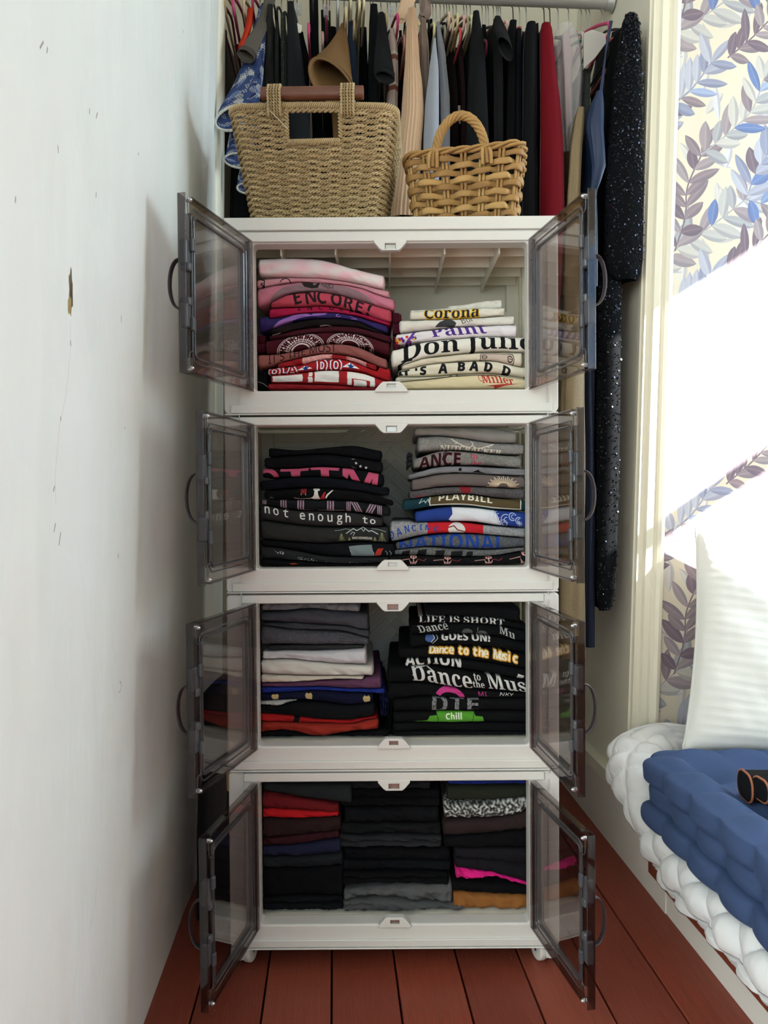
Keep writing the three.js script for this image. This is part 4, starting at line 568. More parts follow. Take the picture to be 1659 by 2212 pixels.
// ---- third compartment: grey, white and red pile
{
  const v = [380, 1260, 3.456], G = 'tops in the grey, white and red pile', f = (...a) => folded(v, 'folded_shirt', 'shirt', a[0], G, ...a.slice(1));
  f('grey camouflage top crowning the grey, white and red pile', [635, 1374], [150, 150, 150, 150, 152], [207, 204, 190, 205, 216], { mat: camoGrey });
  f('dark grey heather top with a folded-over sleeve, second from the top', [628, 1442], [222, 206, 192, 207, 226], [286, 292, 306, 318, 350], { mat: M.heatherDark, bulge: 1.4, wr: 1.8 });
  f('dark grey heather top between two others of its kind', [640, 1447], [300, 294, 308, 320, 352], [318, 342, 353, 364, 410], { mat: heather(0x45454b), wr: 1.6 });
  f('dark grey heather top with rows of tiny holes', [630, 1442], [322, 345, 356, 367, 412], [461, 456, 459, 459, 462], { base: '#46464c', print: (c, h) => { speck(c, 630, 0, 812, h, 900, '#56565c', 5); for (let i = 0; i < 3; i++) for (let j = 0; j < 14; j++) disc(c, 1225 + j * 13, h * (0.25 + i * 0.2), 3.4, '#1c1c20'); for (let j = 0; j < 15; j++) disc(c, 1110 + j * 17, h * 0.9, 3.4, '#1c1c20'); } });
  f('charcoal top lying on the white ones', [680, 1402], [470, 463, 461, 461, 464], [500, 502, 503, 497, 487], { mat: cloth(0x2f3031) });
  f('white top with a lavender tint, uppermost of the white ones', [640, 1424], [512, 505, 508, 500, 490], [572, 566, 586, 602, 606], { mat: cloth(0xc3c0c4), bulge: 1.2, wr: 1.5 });
  f('thick white top, middle of the three white ones', [630, 1478], [574, 570, 589, 605, 616], [676, 686, 691, 691, 693], { mat: cloth(0xc7c2ba), layers: 1, wr: 1.5 });
  f('thin cream top, lowest of the white ones', [630, 1402], [679, 689, 694, 694, 697], [746, 743, 731, 721, 721], { mat: cloth(0xc6bdae) });
  f('dusty purple top under the cream one', [630, 1538], [749, 745, 733, 722, 690], [777, 776, 775, 788, 786], { mat: M.purple });
  f('royal blue top under the dusty purple one', [630, 1562], [779, 778, 779, 791, 789], [825, 815, 803, 819, 828], { mat: M.royal });
  f('navy top with small tan cat shapes', [620, 1474], [828, 817, 804, 820, 830], [882, 871, 878, 908, 892], { base: '#10132a', print: (c, h) => { for (const x of [740, 992, 1422]) { poly(c, [[x - 26, h * 0.3], [x - 16, h * 0.12], [x, h * 0.22], [x + 16, h * 0.12], [x + 30, h * 0.4], [x + 24, h * 0.8], [x - 14, h * 0.86], [x - 24, h * 0.6]], '#b5a06f'); } } });
  f('pale grey edge of a top poking out beneath the navy cats', [620, 902], [886, 878, 866, 866, 874], [908, 914, 920, 897, 880], { mat: cloth(0xa9aaa6) });
  f('black top between the navy and the bright red ones', [620, 1487], [912, 898, 888, 910, 896], [972, 986, 1012, 1021, 992], { mat: M.black });
  f('bright red top with a short black stripe', [620, 1503], [975, 988, 1014, 1023, 996], [1032, 1041, 1047, 1050, 1012], { base: '#9d1a1c', print: (c, h) => poly(c, [[885, 0], [930, 0], [915, h], [875, h]], '#121214') });
  f('brick red top under the bright red one', [630, 1514], [1034, 1043, 1049, 1052, 1015], [1110, 1102, 1142, 1110, 1098], { mat: M.brick, bulge: 1.4, wr: 2 });
  f('black top at the bottom under the brick red one', [620, 1602], [1114, 1106, 1146, 1116, 1102], [1204, 1204, 1204, 1204, 1204], { mat: M.black3, layers: 1 });
  f('navy and dark red sleeves bunched beside the navy cats', [1520, 1588], [800, 800, 806, 815, 840], [1000, 1005, 1010, 1005, 990], { mat: M.navy, z: -0.012, aside: true, layers: 4, depth: 0.18, wr: 2.5 });
}
// ---- third compartment: pile of black printed tops
{
  const v = [820, 1260, 3.456], G = 'black printed tops in the third compartment', k = '#c6c5c1', f = (...a) => folded(v, 'folded_shirt', 'shirt', a[0], G, ...a.slice(1));
  f('plain black top crowning the pile of black printed tops', [345, 1052], [148, 148, 148, 148, 178], [240, 243, 252, 262, 292], { mat: M.black, bulge: 1.3 });
  f('black top with spaced white serif capitals', [290, 1112], [243, 246, 255, 265, 312], [297, 296, 301, 317, 352], { base: '#0b0c0e', print: (c, h) => text(c, 'LIFE IS SHORT', 292, h * 0.98, h * 1.08, k, { font: 'serif', wide: 1.66 }) });
  f('black top with grey script and faint apples', [225, 1112], [308, 300, 304, 320, 356], [383, 381, 379, 399, 441], { base: '#0b0c0e', print: (c, h) => { text(c, 'Dance', 300, h * 0.82, h * 0.75, '#a9aaa8', { font: 'serif', skew: -0.3, wide: 1.2, rot: -0.12 }); text(c, 'Mu', 890, h * 0.6, h * 0.7, '#a9aaa8', { font: 'serif', skew: -0.3, wide: 1.4, rot: 0.22 }); disc(c, 655, h * 0.85, 42, '#4c4e50', h * 0.4); disc(c, 765, h * 0.9, 40, '#4c4e50', h * 0.35); path(c, [[735, h * 0.3], [730, h * 0.6]], '#6a6c6e', 6); } });
  f('black top with rounded white capitals and a small blue globe', [225, 1112], [386, 384, 383, 402, 444], [482, 466, 465, 486, 524], { base: '#0b0c0e', print: (c, h) => { text(c, 'GOES ON!', 458, h * 0.48, h * 0.66, k, { wide: 1.42, line: k, lw: 3 }); disc(c, 375, h * 0.25, 34, '#42598f', h * 0.34); path(c, [[400, 0], [412, h * 0.3], [385, h * 0.6]], '#c9cbd0', 5); path(c, [[425, 0], [435, h * 0.35], [395, h * 0.72]], '#c9cbd0', 4); } });
  f('black top with cream and orange rounded script', [140, 1112], [486, 468, 467, 489, 528], [562, 557, 567, 602, 641], { base: '#0b0b0d', print: (c, h) => { [...'Dance to the Music'].forEach((q, i) => { const x = 365 + i * 36.5, y = h * lerp(0.52, 0.62, i / 17); text(c, q, x, y, h * 0.62, '#e3ddc9', { wide: 1.05, line: '#c58f2c', lw: 16, rot: 0.1 }); }); [...'Dance to the Music'].forEach((q, i) => text(c, q, 365 + i * 36.5, h * lerp(0.52, 0.62, i / 17), h * 0.62, '#e3ddc9', { wide: 1.05, rot: 0.1 })); } });
  f('black top with heavy white letters cut off by the fold', [190, 1112], [566, 558, 572, 604, 642], [622, 612, 642, 682, 722], { base: '#0b0c0e', print: (c, h) => { text(c, 'ACTION', 195, h * 0.92, h * 1.7, k, { wide: 0.98, line: k, lw: 4 }); poly(c, [[1030, h * 0.5], [1075, h * 0.6], [1070, h], [1022, h]], k); } });
  f('black top with large flowing white script', [55, 1112], [620, 616, 645, 685, 724], [742, 742, 781, 802, 822], { base: '#0b0b0d', layers: 1, print: (c, h) => { text(c, 'Dance', 245, h * 0.86, h * 0.98, k, { font: 'serif', skew: -0.28, wide: 1.25, rot: 0.03 }); text(c, 'to', 700, h * 0.42, h * 0.42, k, { font: 'serif', skew: -0.2, wide: 1.1 }); text(c, 'the', 695, h * 0.85, h * 0.42, k, { font: 'serif', skew: -0.2, wide: 1.1 }); text(c, 'Music', 808, h * 0.86, h * 0.98, k, { font: 'serif', skew: -0.28, wide: 1.2 }); path(c, [[250, h * 0.5], [270, h * 0.1], [350, 0], [405, h * 0.25]], k, 8); } });
  f('black top with a pink arc and small pink and white letters', [60, 1112], [746, 746, 783, 806, 825], [862, 842, 856, 860, 858], { base: '#0b0b0d', print: (c, h) => { c.strokeStyle = '#b5397c'; c.lineWidth = 38; c.beginPath(); c.ellipse(525, h * 1.15, 95, h * 0.95, 0, 3.5, 6.1); c.stroke(); text(c, 'MI', 735, h * 0.75, h * 0.6, '#b5397c', { wide: 1.3, skew: -0.2, weight: 'normal' }); text(c, 'NKY', 890, h * 0.66, h * 0.6, '#b9b9b9', { wide: 1.3, skew: 0.1, weight: 'normal' }); } });
  f('black top with three tall speckled grey letters', [100, 1112], [866, 846, 858, 864, 862], [957, 952, 948, 948, 948], { base: '#0b0b0d', print: (c, h) => { text(c, 'DTE', 372, h * 1.1, h * 1.35, '#77777a', { wide: 1.7 }); speck(c, 370, 0, 590, h, 260, '#121315', 6); } });
  f('black top with a green rolled label reading in white', [100, 1112], [962, 955, 951, 951, 952], [1042, 1038, 1041, 1038, 1042], { base: '#0a0b0c', print: (c, h) => { const g1 = '#4c8a2c'; poly(c, [[345, h], [375, h * 0.35], [425, h * 0.3], [430, h * 0.02], [700, h * 0.06], [715, h * 0.4], [765, h * 0.45], [780, h * 0.9], [680, h * 0.9], [660, h], [460, h]], g1); path(c, [[425, h * 0.06], [440, h * 0.85]], '#2b5417', 6); path(c, [[705, h * 0.1], [690, h * 0.85]], '#2b5417', 6); poly(c, [[250, h * 0.9], [360, h * 0.75], [350, h * 0.95]], g1); text(c, 'Chill', 490, h * 0.68, h * 0.56, '#dfe3da', { wide: 1.2 }); } });
  f('plain black top right under the green label', [95, 1112], [1045, 1041, 1044, 1041, 1045], [1108, 1105, 1108, 1106, 1110], { mat: M.black3 });
  f('plain black top, second from the bottom under the green label', [90, 1112], [1111, 1108, 1111, 1109, 1113], [1158, 1158, 1158, 1158, 1158], { mat: M.black });
  f('plain black top at the very bottom under the green label', [90, 1112], [1161, 1161, 1161, 1161, 1161], [1204, 1204, 1204, 1204, 1204], { mat: M.black3 });
  f('black sleeves bunched beside the tall speckled grey letters', [52, 92], [880, 868, 866, 870, 880], [1150, 1150, 1150, 1150, 1150], { mat: M.black, z: -0.012, aside: true, layers: 5, depth: 0.18, wr: 2.5 });
}
// ---- fourth compartment: three columns of trousers
{
  const G = 'folded trousers in the lowest compartment', fold = (view, n, c) => (...a) => folded(view, n, c, a[0], G, ...a.slice(1));
  let f = fold([400, 1660, 3.606], 'folded_trousers', 'trousers');
  f('grey-green trousers on the column with the reds', [598, 1302], [112, 112, 112, 112, 112], [180, 200, 228, 255, 275], { mat: cloth(0x25282a) });
  f('dark red trousers above the bright red pair', [598, 1197], [184, 206, 236, 262, 285], [311, 316, 326, 336, 341], { mat: cloth(0x6a1a1e) });
  f('bright red trousers in the lowest compartment', [598, 1195], [314, 319, 329, 339, 344], [386, 391, 394, 386, 376], { mat: cloth(0xb81c22) });
  f('dark brown trousers under the bright red pair', [598, 1215], [389, 394, 397, 389, 382], [541, 532, 516, 497, 482], { mat: cloth(0x2b1c1c), layers: 1 });
  f('dark maroon trousers under the brown pair', [598, 1200], [544, 535, 519, 500, 486], [606, 602, 588, 566, 545], { mat: cloth(0x32141a) });
  f('dark navy trousers under the maroon pair', [598, 1215], [609, 605, 591, 569, 550], [681, 684, 680, 668, 650], { mat: cloth(0x1e2036) });
  f('black heather trousers under the navy pair', [598, 1230], [684, 687, 683, 671, 655], [770, 775, 772, 765, 750], { mat: heather(0x202226) });
  f('black trousers, second from the bottom in the column with the reds', [598, 1230], [774, 778, 775, 768, 755], [1000, 990, 985, 990, 985], { mat: M.black3, layers: 1 });
  f('black trousers at the bottom of the column with the reds', [598, 1235], [1004, 994, 989, 994, 990], [1175, 1175, 1175, 1175, 1175], { mat: M.black, layers: 2 });
  f = fold([820, 1660, 3.456], 'folded_trousers', 'trousers');
  const mid = [['charcoal trousers topmost in the middle column of the lowest compartment', 105, 165], ['black trousers second in the middle column', 168, 300], ['black trousers third in the middle column', 303, 420], ['soft black trousers fourth in the middle column', 423, 505], ['dark grey striped trousers halfway down the middle column', 508, 600], ['black trousers sixth in the middle column', 603, 690], ['black trousers seventh in the middle column', 693, 780], ['black trousers lying on the grey marl sweatpants', 783, 868]];
  mid.forEach(([l, a, b], i) => { const w = [[-240, 385], [-300, 455], [-270, 450], [-300, 465], [-310, 470], [-270, 530], [-285, 540], [-280, 520]][i], j = () => rr(-8, 8); f(l, w, [a + j(), a + j(), a, a + j(), a + j()].map((q) => q + 3), [b + 3, b, b - 3, b, b + 3].map((q) => q - 3), { mat: [cloth(0x202023), M.black3, M.black, M.black2, heather(0x2a2a2e), M.black3, M.black, M.black3][i], z: rr(-0.012, 0), layers: i % 3 === 1 ? 2 : 1, wr: 1.6 }); });
  f = fold([820, 1660, 3.456], 'folded_sweatpants', 'sweatpants');
  f('grey marl sweatpants with a crumpled edge, upper of two', [-270, 545], [905, 888, 875, 868, 846], [968, 950, 960, 985, 985], { mat: heather(0x5b5c5e), bulge: 1.6, wr: 3, z: 0.003 });
  f('grey marl sweatpants at the bottom of the middle column', [-275, 625], [972, 955, 965, 990, 990], [1122, 1122, 1122, 1122, 1122], { mat: heather(0x505153), bulge: 1.5, wr: 2.5, z: 0.006 });
  f = fold([820, 1660, 3.456], 'folded_trousers', 'trousers');
  f('thin royal blue trousers crowning the column with the mustard pair', [510, 1122], [98, 98, 98, 98, 98], [122, 124, 124, 122, 120], { mat: M.royal });
  f('dark olive trousers under the royal blue pair', [500, 1122], [126, 128, 128, 126, 124], [235, 236, 232, 225, 212], { mat: cloth(0x24271f), layers: 1 });
  const fleck = noiseTexture(128, (u, v) => { const k = clamp(tileNoise(u, v, 34, 3) * 1.3 + 0.16, 0.03, 0.75); return [k, k, k * 0.95]; });
  f('black and white flecked trousers under the olive pair', [480, 1122], [262, 262, 245, 228, 215], [366, 370, 368, 350, 305], { mat: cloth(0xffffff, { map: rep(fleck, 6, 6) }), bulge: 1.5, wr: 2 });
  f('dark brown trousers under the flecked pair', [472, 1122], [392, 376, 372, 356, 310], [500, 492, 482, 462, 452], { mat: cloth(0x2a2020), bulge: 1.3 });
  f('black trousers under the brown pair beside the middle column', [480, 1122], [504, 496, 486, 466, 456], [590, 590, 590, 590, 590], { mat: M.black3 });
  f('brownish black trousers above the hot pink edge', [560, 1122], [594, 594, 594, 594, 594], [735, 755, 775, 815, 850], { mat: cloth(0x17151a), layers: 2 });
  f('hot pink trousers showing as a narrow crooked edge', [568, 1122], [742, 768, 780, 822, 856], [825, 835, 815, 855, 884], { mat: M.hot, bulge: 0.8, wr: 2 });
  f('black trousers between the hot pink and the mustard pair', [530, 1122], [850, 850, 860, 866, 888], [915, 925, 935, 942, 942], { mat: M.black3 });
  f('mustard brown corduroy trousers', [545, 1122], [922, 932, 939, 946, 946], [1082, 1084, 1070, 1062, 1052], { mat: cloth(0x84552b), bulge: 1.5, wr: 1.5 });
  f('white linen folded flat under the mustard pair', [620, 1122], [1090, 1088, 1074, 1066, 1056], [1122, 1122, 1122, 1122, 1122], { mat: M.white });
}
// ---------- the two baskets on top of the cabinet ----------
const LIDY = y0(466) - 0.0005;
// a twisted rope along points: plies wound round the path
function rope(pts, { R = 0.002, r = 0.0024, pitch = 0.02, plies = 2, closed = false, seg = null, rad = 5, up = V(0, 1, 0), phase = 0, squash = 1 } = {}) {
  const cv = new THREE.CatmullRomCurve3(pts, closed, 'catmullrom', 0.5), L = cv.getLength(), n = seg ?? Math.max(8, Math.round(L / pitch * 9));
  const out = [], c = [], q = [];
  const fr = []; for (let i = 0; i <= n; i++) { const p = cv.getPointAt(closed && i === n ? 0 : i / n), t = cv.getTangentAt(closed && i === n ? 0 : i / n), b = t.clone().cross(up); if (b.lengthSq() < 1e-6) b.set(1, 0, 0); b.normalize(); fr.push([p, b, b.clone().cross(t).normalize()]); }
  const turns = closed ? Math.round(L / pitch) : L / pitch;
  for (let k = 0; k < plies; k++) {
    const ctr = fr.map(([p, b, m], i) => { const a = phase + i / n * turns * 6.2832 + k / plies * 6.2832; return p.clone().addScaledVector(b, Math.cos(a) * R).addScaledVector(m, Math.sin(a) * R * squash); });
    out.push(surf(n, rad, (u, v) => { const i = Math.round(u * n), [, b, m] = fr[i], a = v * 6.2832, s = ctr[i], e = closed ? 1 : Math.min(1, Math.min(i, n - i) * 0.6 + 0.3); return [s.x + (b.x * Math.cos(a) + m.x * Math.sin(a) * squash) * r * e, s.y + (b.y * Math.cos(a) + m.y * Math.sin(a) * squash) * r * e, s.z + (b.z * Math.cos(a) + m.z * Math.sin(a) * squash) * r * e, u * L, v]; }, { closeV: true, closeU: closed }));
  }
  return merge(out);
}
// rounded-rectangle outline: t in 0..1 starting at the middle of the back, running by the far end and the front
function outline(t, a, b, r) {
  const sx = 2 * (a - r), sz = 2 * (b - r), arc = Math.PI * r / 2, L = 2 * sx + 2 * sz + 4 * arc; let d = ((t % 1) + 1) % 1 * L;
  const legs = [[sx / 2, (k) => [k, -b]], [arc, (k) => [a - r + r * Math.sin(k / r), -b + r - r * Math.cos(k / r)]], [sz, (k) => [a, -b + r + k]], [arc, (k) => [a - r + r * Math.cos(k / r), b - r + r * Math.sin(k / r)]], [sx, (k) => [a - r - k, b]], [arc, (k) => [-a + r - r * Math.sin(k / r), b - r + r * Math.cos(k / r)]], [sz, (k) => [-a, b - r - k]], [arc, (k) => [-a + r - r * Math.cos(k / r), -b + r - r * Math.sin(k / r)]], [sx / 2, (k) => [-a + r + k, -b]]];
  for (const [len, fn] of legs) { if (d <= len) return fn(d); d -= len; }
  return [0, -b];
}
const strawGrain = noiseTexture(128, (u, v) => { const k = 0.86 + 0.3 * tileNoise(u, v, 4, 2) + 0.22 * tileNoise(u, v, 50, 6); return [k, k * 0.97, k * 0.9]; });
const seagrassMats = [0xb9a27b, 0xac9570, 0xc2ac86, 0xa08a66].map((k) => std(k, 0.85, { map: rep(strawGrain, 9, 1) }));
const willowMats = [0xa98554, 0x9d7949, 0xb5925f, 0x936f43].map((k) => new THREE.MeshPhysicalMaterial({ color: k, map: rep(strawGrain, 7, 1), roughness: 0.55, specularIntensity: 0.5 }));
// --- seagrass basket with a wooden bar handle
{
  const g = tag(group('seagrass_basket'), 'large seagrass basket with a flat wooden bar handle, on top of the cabinet', 'basket');
  const zc = -0.155, c = P(683, 466, -0.05); g.position.set(c.x, LIDY, zc); g.rotation.y = -0.05;
  const H = 0.215, wA = (y) => lerp(0.117, 0.154, y / H), wB = (y) => lerp(0.072, 0.108, y / H), rad = (y) => lerp(0.018, 0.024, y / H);
  const stakes = 44, rows = 40, hole = { x0: -0.046, x1: 0.049, y0: H * 0.745, y1: H * 0.985 };
  const pt = (t, y, o = 0) => { const a = wA(y), b = wB(y), r = rad(y), [x, z] = outline(t, a, b, r), [x2, z2] = outline(t, a - 0.01, b - 0.01, r - 0.01); const dx = (x - x2) / 0.01, dz = (z - z2) / 0.01; const sag = 0.004 * (x / a) * (y / H) - 0.004 * Math.cos(x * 9) * (y / H); return V(x + dx * o, y - sag + 0.0, z + dz * o); };
  for (let k = 0; k < rows; k++) {
    const y = 0.006 + (k + 0.5) / rows * (H - 0.012), n = 176, sd = k * 7.1;
    const p = []; for (let i = 0; i < n; i++) { const t = i / n, w = Math.cos(t * stakes * Math.PI + (k % 2) * Math.PI); p.push([pt(t, y + 0.0012 * nz(t * 30, sd), 0.0024 * w + 0.0008 * nz(t * 40, sd, 2)), t]); }
    const cut = y > hole.y0 && y < hole.y1, m = seagrassMats[k % 4], o = { R: 0.0016, r: 0.0021, pitch: 0.0135, phase: k * 2.2, squash: 0.95 };
    if (!cut) mesh('strand', rope(p.map((q) => q[0]), { ...o, closed: true }), m, g);
    else { // two runs, ending at the hand holes in front and behind
      const inHole = ([q]) => q.x > hole.x0 && q.x < hole.x1; let run = []; const runs = []; const st = p.findIndex(inHole);
      for (let i = 0; i <= n; i++) { const q = p[(st + i) % n]; if (inHole(q)) { if (run.length > 3) runs.push(run); run = []; } else run.push(q[0]); } if (run.length > 3) runs.push(run);
      for (const r2 of runs) mesh('strand', rope(r2, o), m, g);
    }
  }
  for (let i = 0; i < stakes; i++) { const t = (i + 0.5) / stakes, pts = []; for (let j = 0; j <= 8; j++) { const y = j / 8 * (H - 0.004); pts.push(pt(t, y)); } const x = pts[8].x; const top = x > hole.x0 && x < hole.x1 ? Math.round(8 * 0.74) : 8; mesh('stake', tube(pts.slice(0, top + 1), 0.0017, 12, 5), seagrassMats[3], g); }
  const rimPts = []; for (let i = 0; i < 120; i++) rimPts.push(pt(i / 120, H, 0)); mesh('rim', rope(rimPts, { closed: true, R: 0.0032, r: 0.0038, pitch: 0.012, plies: 3 }), seagrassMats[2], g);
  const rim2 = rimPts.map((q) => q.clone().add(V(0, -0.0085, 0)).multiply(V(0.99, 1, 0.99))); mesh('rim_lashing', rope(rim2, { closed: true, R: 0.002, r: 0.0026, pitch: 0.02 }), seagrassMats[1], g);
  for (const s of [-1, 1]) {
    const zf = (y) => s * (wB(y) + 0.001);
    mesh('hole_edge', rope([0, 0.2, 0.4, 0.6, 0.8, 1].map((k) => V(lerp(hole.x0 - 0.002, hole.x1 + 0.002, k), hole.y0 - 0.0035, zf(hole.y0))), { R: 0.0028, r: 0.0034, pitch: 0.011, plies: 3 }), seagrassMats[2], g);
    for (const x of [hole.x0 - 0.002, hole.x1 + 0.002]) mesh('hole_edge', rope([0, 0.25, 0.5, 0.75, 1].map((k) => { const y = lerp(hole.y0, H - 0.004, k); return V(x, y, zf(y)); }), { R: 0.0022, r: 0.0028, pitch: 0.012, plies: 2, up: V(0, 0, 1) }), seagrassMats[0], g);
  }
  mesh('bottom', box(0.21, 0.006, 0.12, 0, 0.004, 0, 0.002), seagrassMats[3], g);
  // bar handles, front and back, tied on with loops of cord
  const wood = new THREE.MeshPhysicalMaterial({ color: 0x6a3a22, roughness: 0.45, map: rep(noiseTexture(128, (u, v) => { const k = 0.85 + 0.3 * tileNoise(u * 1, v, 3, 4) + 0.25 * nz(u * 3, v * 40, 2); return [k, k, k]; }), 3, 1) });
  for (const s of [-1, 1]) {
    const h = group('bar_handle', g), zb = s * (wB(H) + 0.004), yb = H + 0.0235;
    const bar = extrude(roundRect(-0.0105, -0.0115, 0.0105, 0.0115, 0.0085, 5), 0.188, 0.0015).rotateY(Math.PI / 2).translate(-0.094 - 0.0, 0, 0);
    const b = mesh('bar', bar, wood, h); b.position.set(0.001, yb, zb); b.rotation.z = -0.02;
    for (const xc of [-0.068, 0.066]) for (let i = -2; i <= 2; i++) {
      const pts = []; for (let k = 0; k < 16; k++) { const a = k / 16 * 6.2832; pts.push(V(xc + i * 0.0053, yb - 0.0115 - xc * 0.02 + Math.sin(a) * 0.0265, zb + Math.cos(a) * (Math.sin(a) > 0 ? 0.0145 : 0.0115))); }
      mesh('cord', rope(pts, { closed: true, R: 0.0013, r: 0.0017, pitch: 0.011, up: V(1, 0, 0) }), seagrassMats[(i + 4) % 4], h);
    }
  }
  mesh('loose_thread', tube([[-0.078, H - 0.006, wB(H) + 0.01], [-0.065, H - 0.02, wB(H) + 0.012], [-0.05, H - 0.035, wB(H) + 0.009], [-0.044, H - 0.04, wB(H) + 0.006]], 0.0006, 20, 5), std(0xd9cfb2, 0.6), g);
}
// --- willow basket with an arched handle
{
  const g = tag(group('willow_basket'), 'smaller honey-coloured willow basket with a twisted arched handle, on top of the cabinet', 'basket');
  const c = P(1017, 466, -0.06); g.position.set(c.x, LIDY, -0.145); g.rotation.y = -0.16;
  const H = 0.142, wA = (y) => lerp(0.092, 0.1085, y / H), wB = (y) => lerp(0.066, 0.08, y / H), rad = () => 0.024;
  const pt = (t, y, o = 0) => { const a = wA(y), b = wB(y), r = rad(y), [x, z] = outline(t, a, b, r), [x2, z2] = outline(t, a - 0.01, b - 0.01, r - 0.01); const dx = (x - x2) / 0.01, dz = (z - z2) / 0.01; return V(x + dx * o, y + 0.006 * (x / a) ** 2 * (x > 0 ? 1.1 : -0.4) * (y / H), z + dz * o); };
  const N = 20, rows = 10;
  for (let k = 0; k < rows; k++) {
    const y = 0.007 + (k + 0.5) / rows * (H - 0.012), n = 200, sd = k * 5.3;
    const geo = surf(n, 8, (u, v) => {
      const ph = u * N * Math.PI + (k % 2) * Math.PI, w = Math.cos(ph), hh = 0.0053 + 0.0011 * Math.abs(w) + 0.0006 * nz(u * 20, sd), th = 0.0024, a = v * 6.2832;
      const p0 = pt(u, y + 0.0016 * nz(u * 14, sd) + 0.002 * nz(u * 40, sd, 3) + 0.0012 * Math.sin(ph * 0.5), 0.0058 * Math.sign(w) * Math.abs(w) ** 0.7 + Math.cos(a) * th);
      return [p0.x, p0.y + Math.sin(a) * hh, p0.z, u * 0.65, v];
    }, { closeV: true, closeU: true });
    mesh('strand', geo, willowMats[(k * 3) % 4], g);
  }
  for (let i = 0; i < N; i++) for (const d of [-0.0034, 0.0034]) { const pts = []; for (let j = 0; j <= 6; j++) { const y = j / 6 * H; pts.push(pt((i + 0.0) / N + d / 0.66, y, 0)); } mesh('stake', tube(pts, 0.0029, 10, 7), willowMats[(i + 1) % 4], g); }
  const rim = []; for (let i = 0; i < 90; i++) rim.push(pt(i / 90, H + 0.003, 0.001)); mesh('rim', rope(rim, { closed: true, R: 0.0052, r: 0.0048, pitch: 0.085, plies: 3, squash: 0.7 }), willowMats[0], g);
  const foot = []; for (let i = 0; i < 60; i++) foot.push(pt(i / 60, 0.006, 0.002)); mesh('foot_rim', rope(foot, { closed: true, R: 0.003, r: 0.0032, pitch: 0.06 }), willowMats[3], g);
  mesh('bottom', box(0.17, 0.006, 0.11, 0, 0.005, 0, 0.002), willowMats[3], g);
  // arched handle over the front wall, splayed and tucked into the weave at both ends
  const hx = (k) => -0.006 + Math.cos(k) * 0.047, arc = []; const zf = wB(H) - 0.012;
  for (let i = 0; i <= 20; i++) { const a = Math.PI * (1.08 - 1.16 * i / 20); arc.push(V(hx(a), H - 0.008 + Math.max(Math.sin(a), -0.3) * 0.078, zf + 0.004 * Math.sin(a))); }
  mesh('arched_handle', rope(arc, { R: 0.005, r: 0.0044, pitch: 0.055, plies: 5, up: V(0, 0, 1), rad: 7 }), willowMats[0], g);
  for (const s of [-1, 1]) for (let i = -1; i <= 1; i++) mesh('handle_tail', tube([[-0.006 + s * 0.047 + i * 0.005, H + 0.004, zf + 0.012], [-0.006 + s * 0.049 + i * 0.007, H - 0.008, zf + 0.024], [-0.006 + s * 0.05 + i * 0.0075, H - 0.028, zf + 0.021 - Math.abs(i) * 0.004]], 0.0037, 14, 7), willowMats[(i + 3) % 4], g);
}
// ---------- closet: rod, hangers, hanging clothes ----------
const ROD_S = 0.265, ROD_R = 0.0195, rodP = P(1328, 4, roomAt(ROD_S, tRight).z), RODY = rodP.y + 0.004;
{
  const a = roomAt(ROD_S, -0.1, RODY), b = roomAt(ROD_S, tRight + LEAN * RODY - 0.003, RODY), L = a.distanceTo(b);
  const rod = tag(group('closet_rod'), 'grey metal closet rod that the clothes hang from', 'rod');
  rod.position.copy(a).lerp(b, 0.5); rod.rotation.y = Math.atan2(-(b.z - a.z), b.x - a.x);
  const metal = std(0xb9b8b4, 0.35, { metalness: 0.35, bumpMap: rep(plasterBump, 6, 2), bumpScale: 0.0008 });
  mesh('tube', new THREE.CylinderGeometry(ROD_R, ROD_R, L, 36).rotateZ(Math.PI / 2), metal, rod);
  mesh('end_socket', new THREE.LatheGeometry([[ROD_R + 0.0005, 0], [ROD_R + 0.004, 0], [ROD_R + 0.004, 0.012], [ROD_R + 0.008, 0.016], [ROD_R + 0.008, 0.019], [0.002, 0.019]].map(([x, y]) => new THREE.Vector2(x, y)), 30).rotateZ(-Math.PI / 2).translate(L / 2 - 0.02, 0, 0), metal, rod);
}
const wire = std(0xc9c8c4, 0.22, { metalness: 0.9 });
const hangerMats = {};
const velvetM = (c) => (hangerMats[c] ??= new THREE.MeshPhysicalMaterial({ color: c, roughness: 0.75, sheen: 0.4, sheenColor: new THREE.Color(c).lerp(new THREE.Color(0xffffff), 0.4), sheenRoughness: 0.5 }));
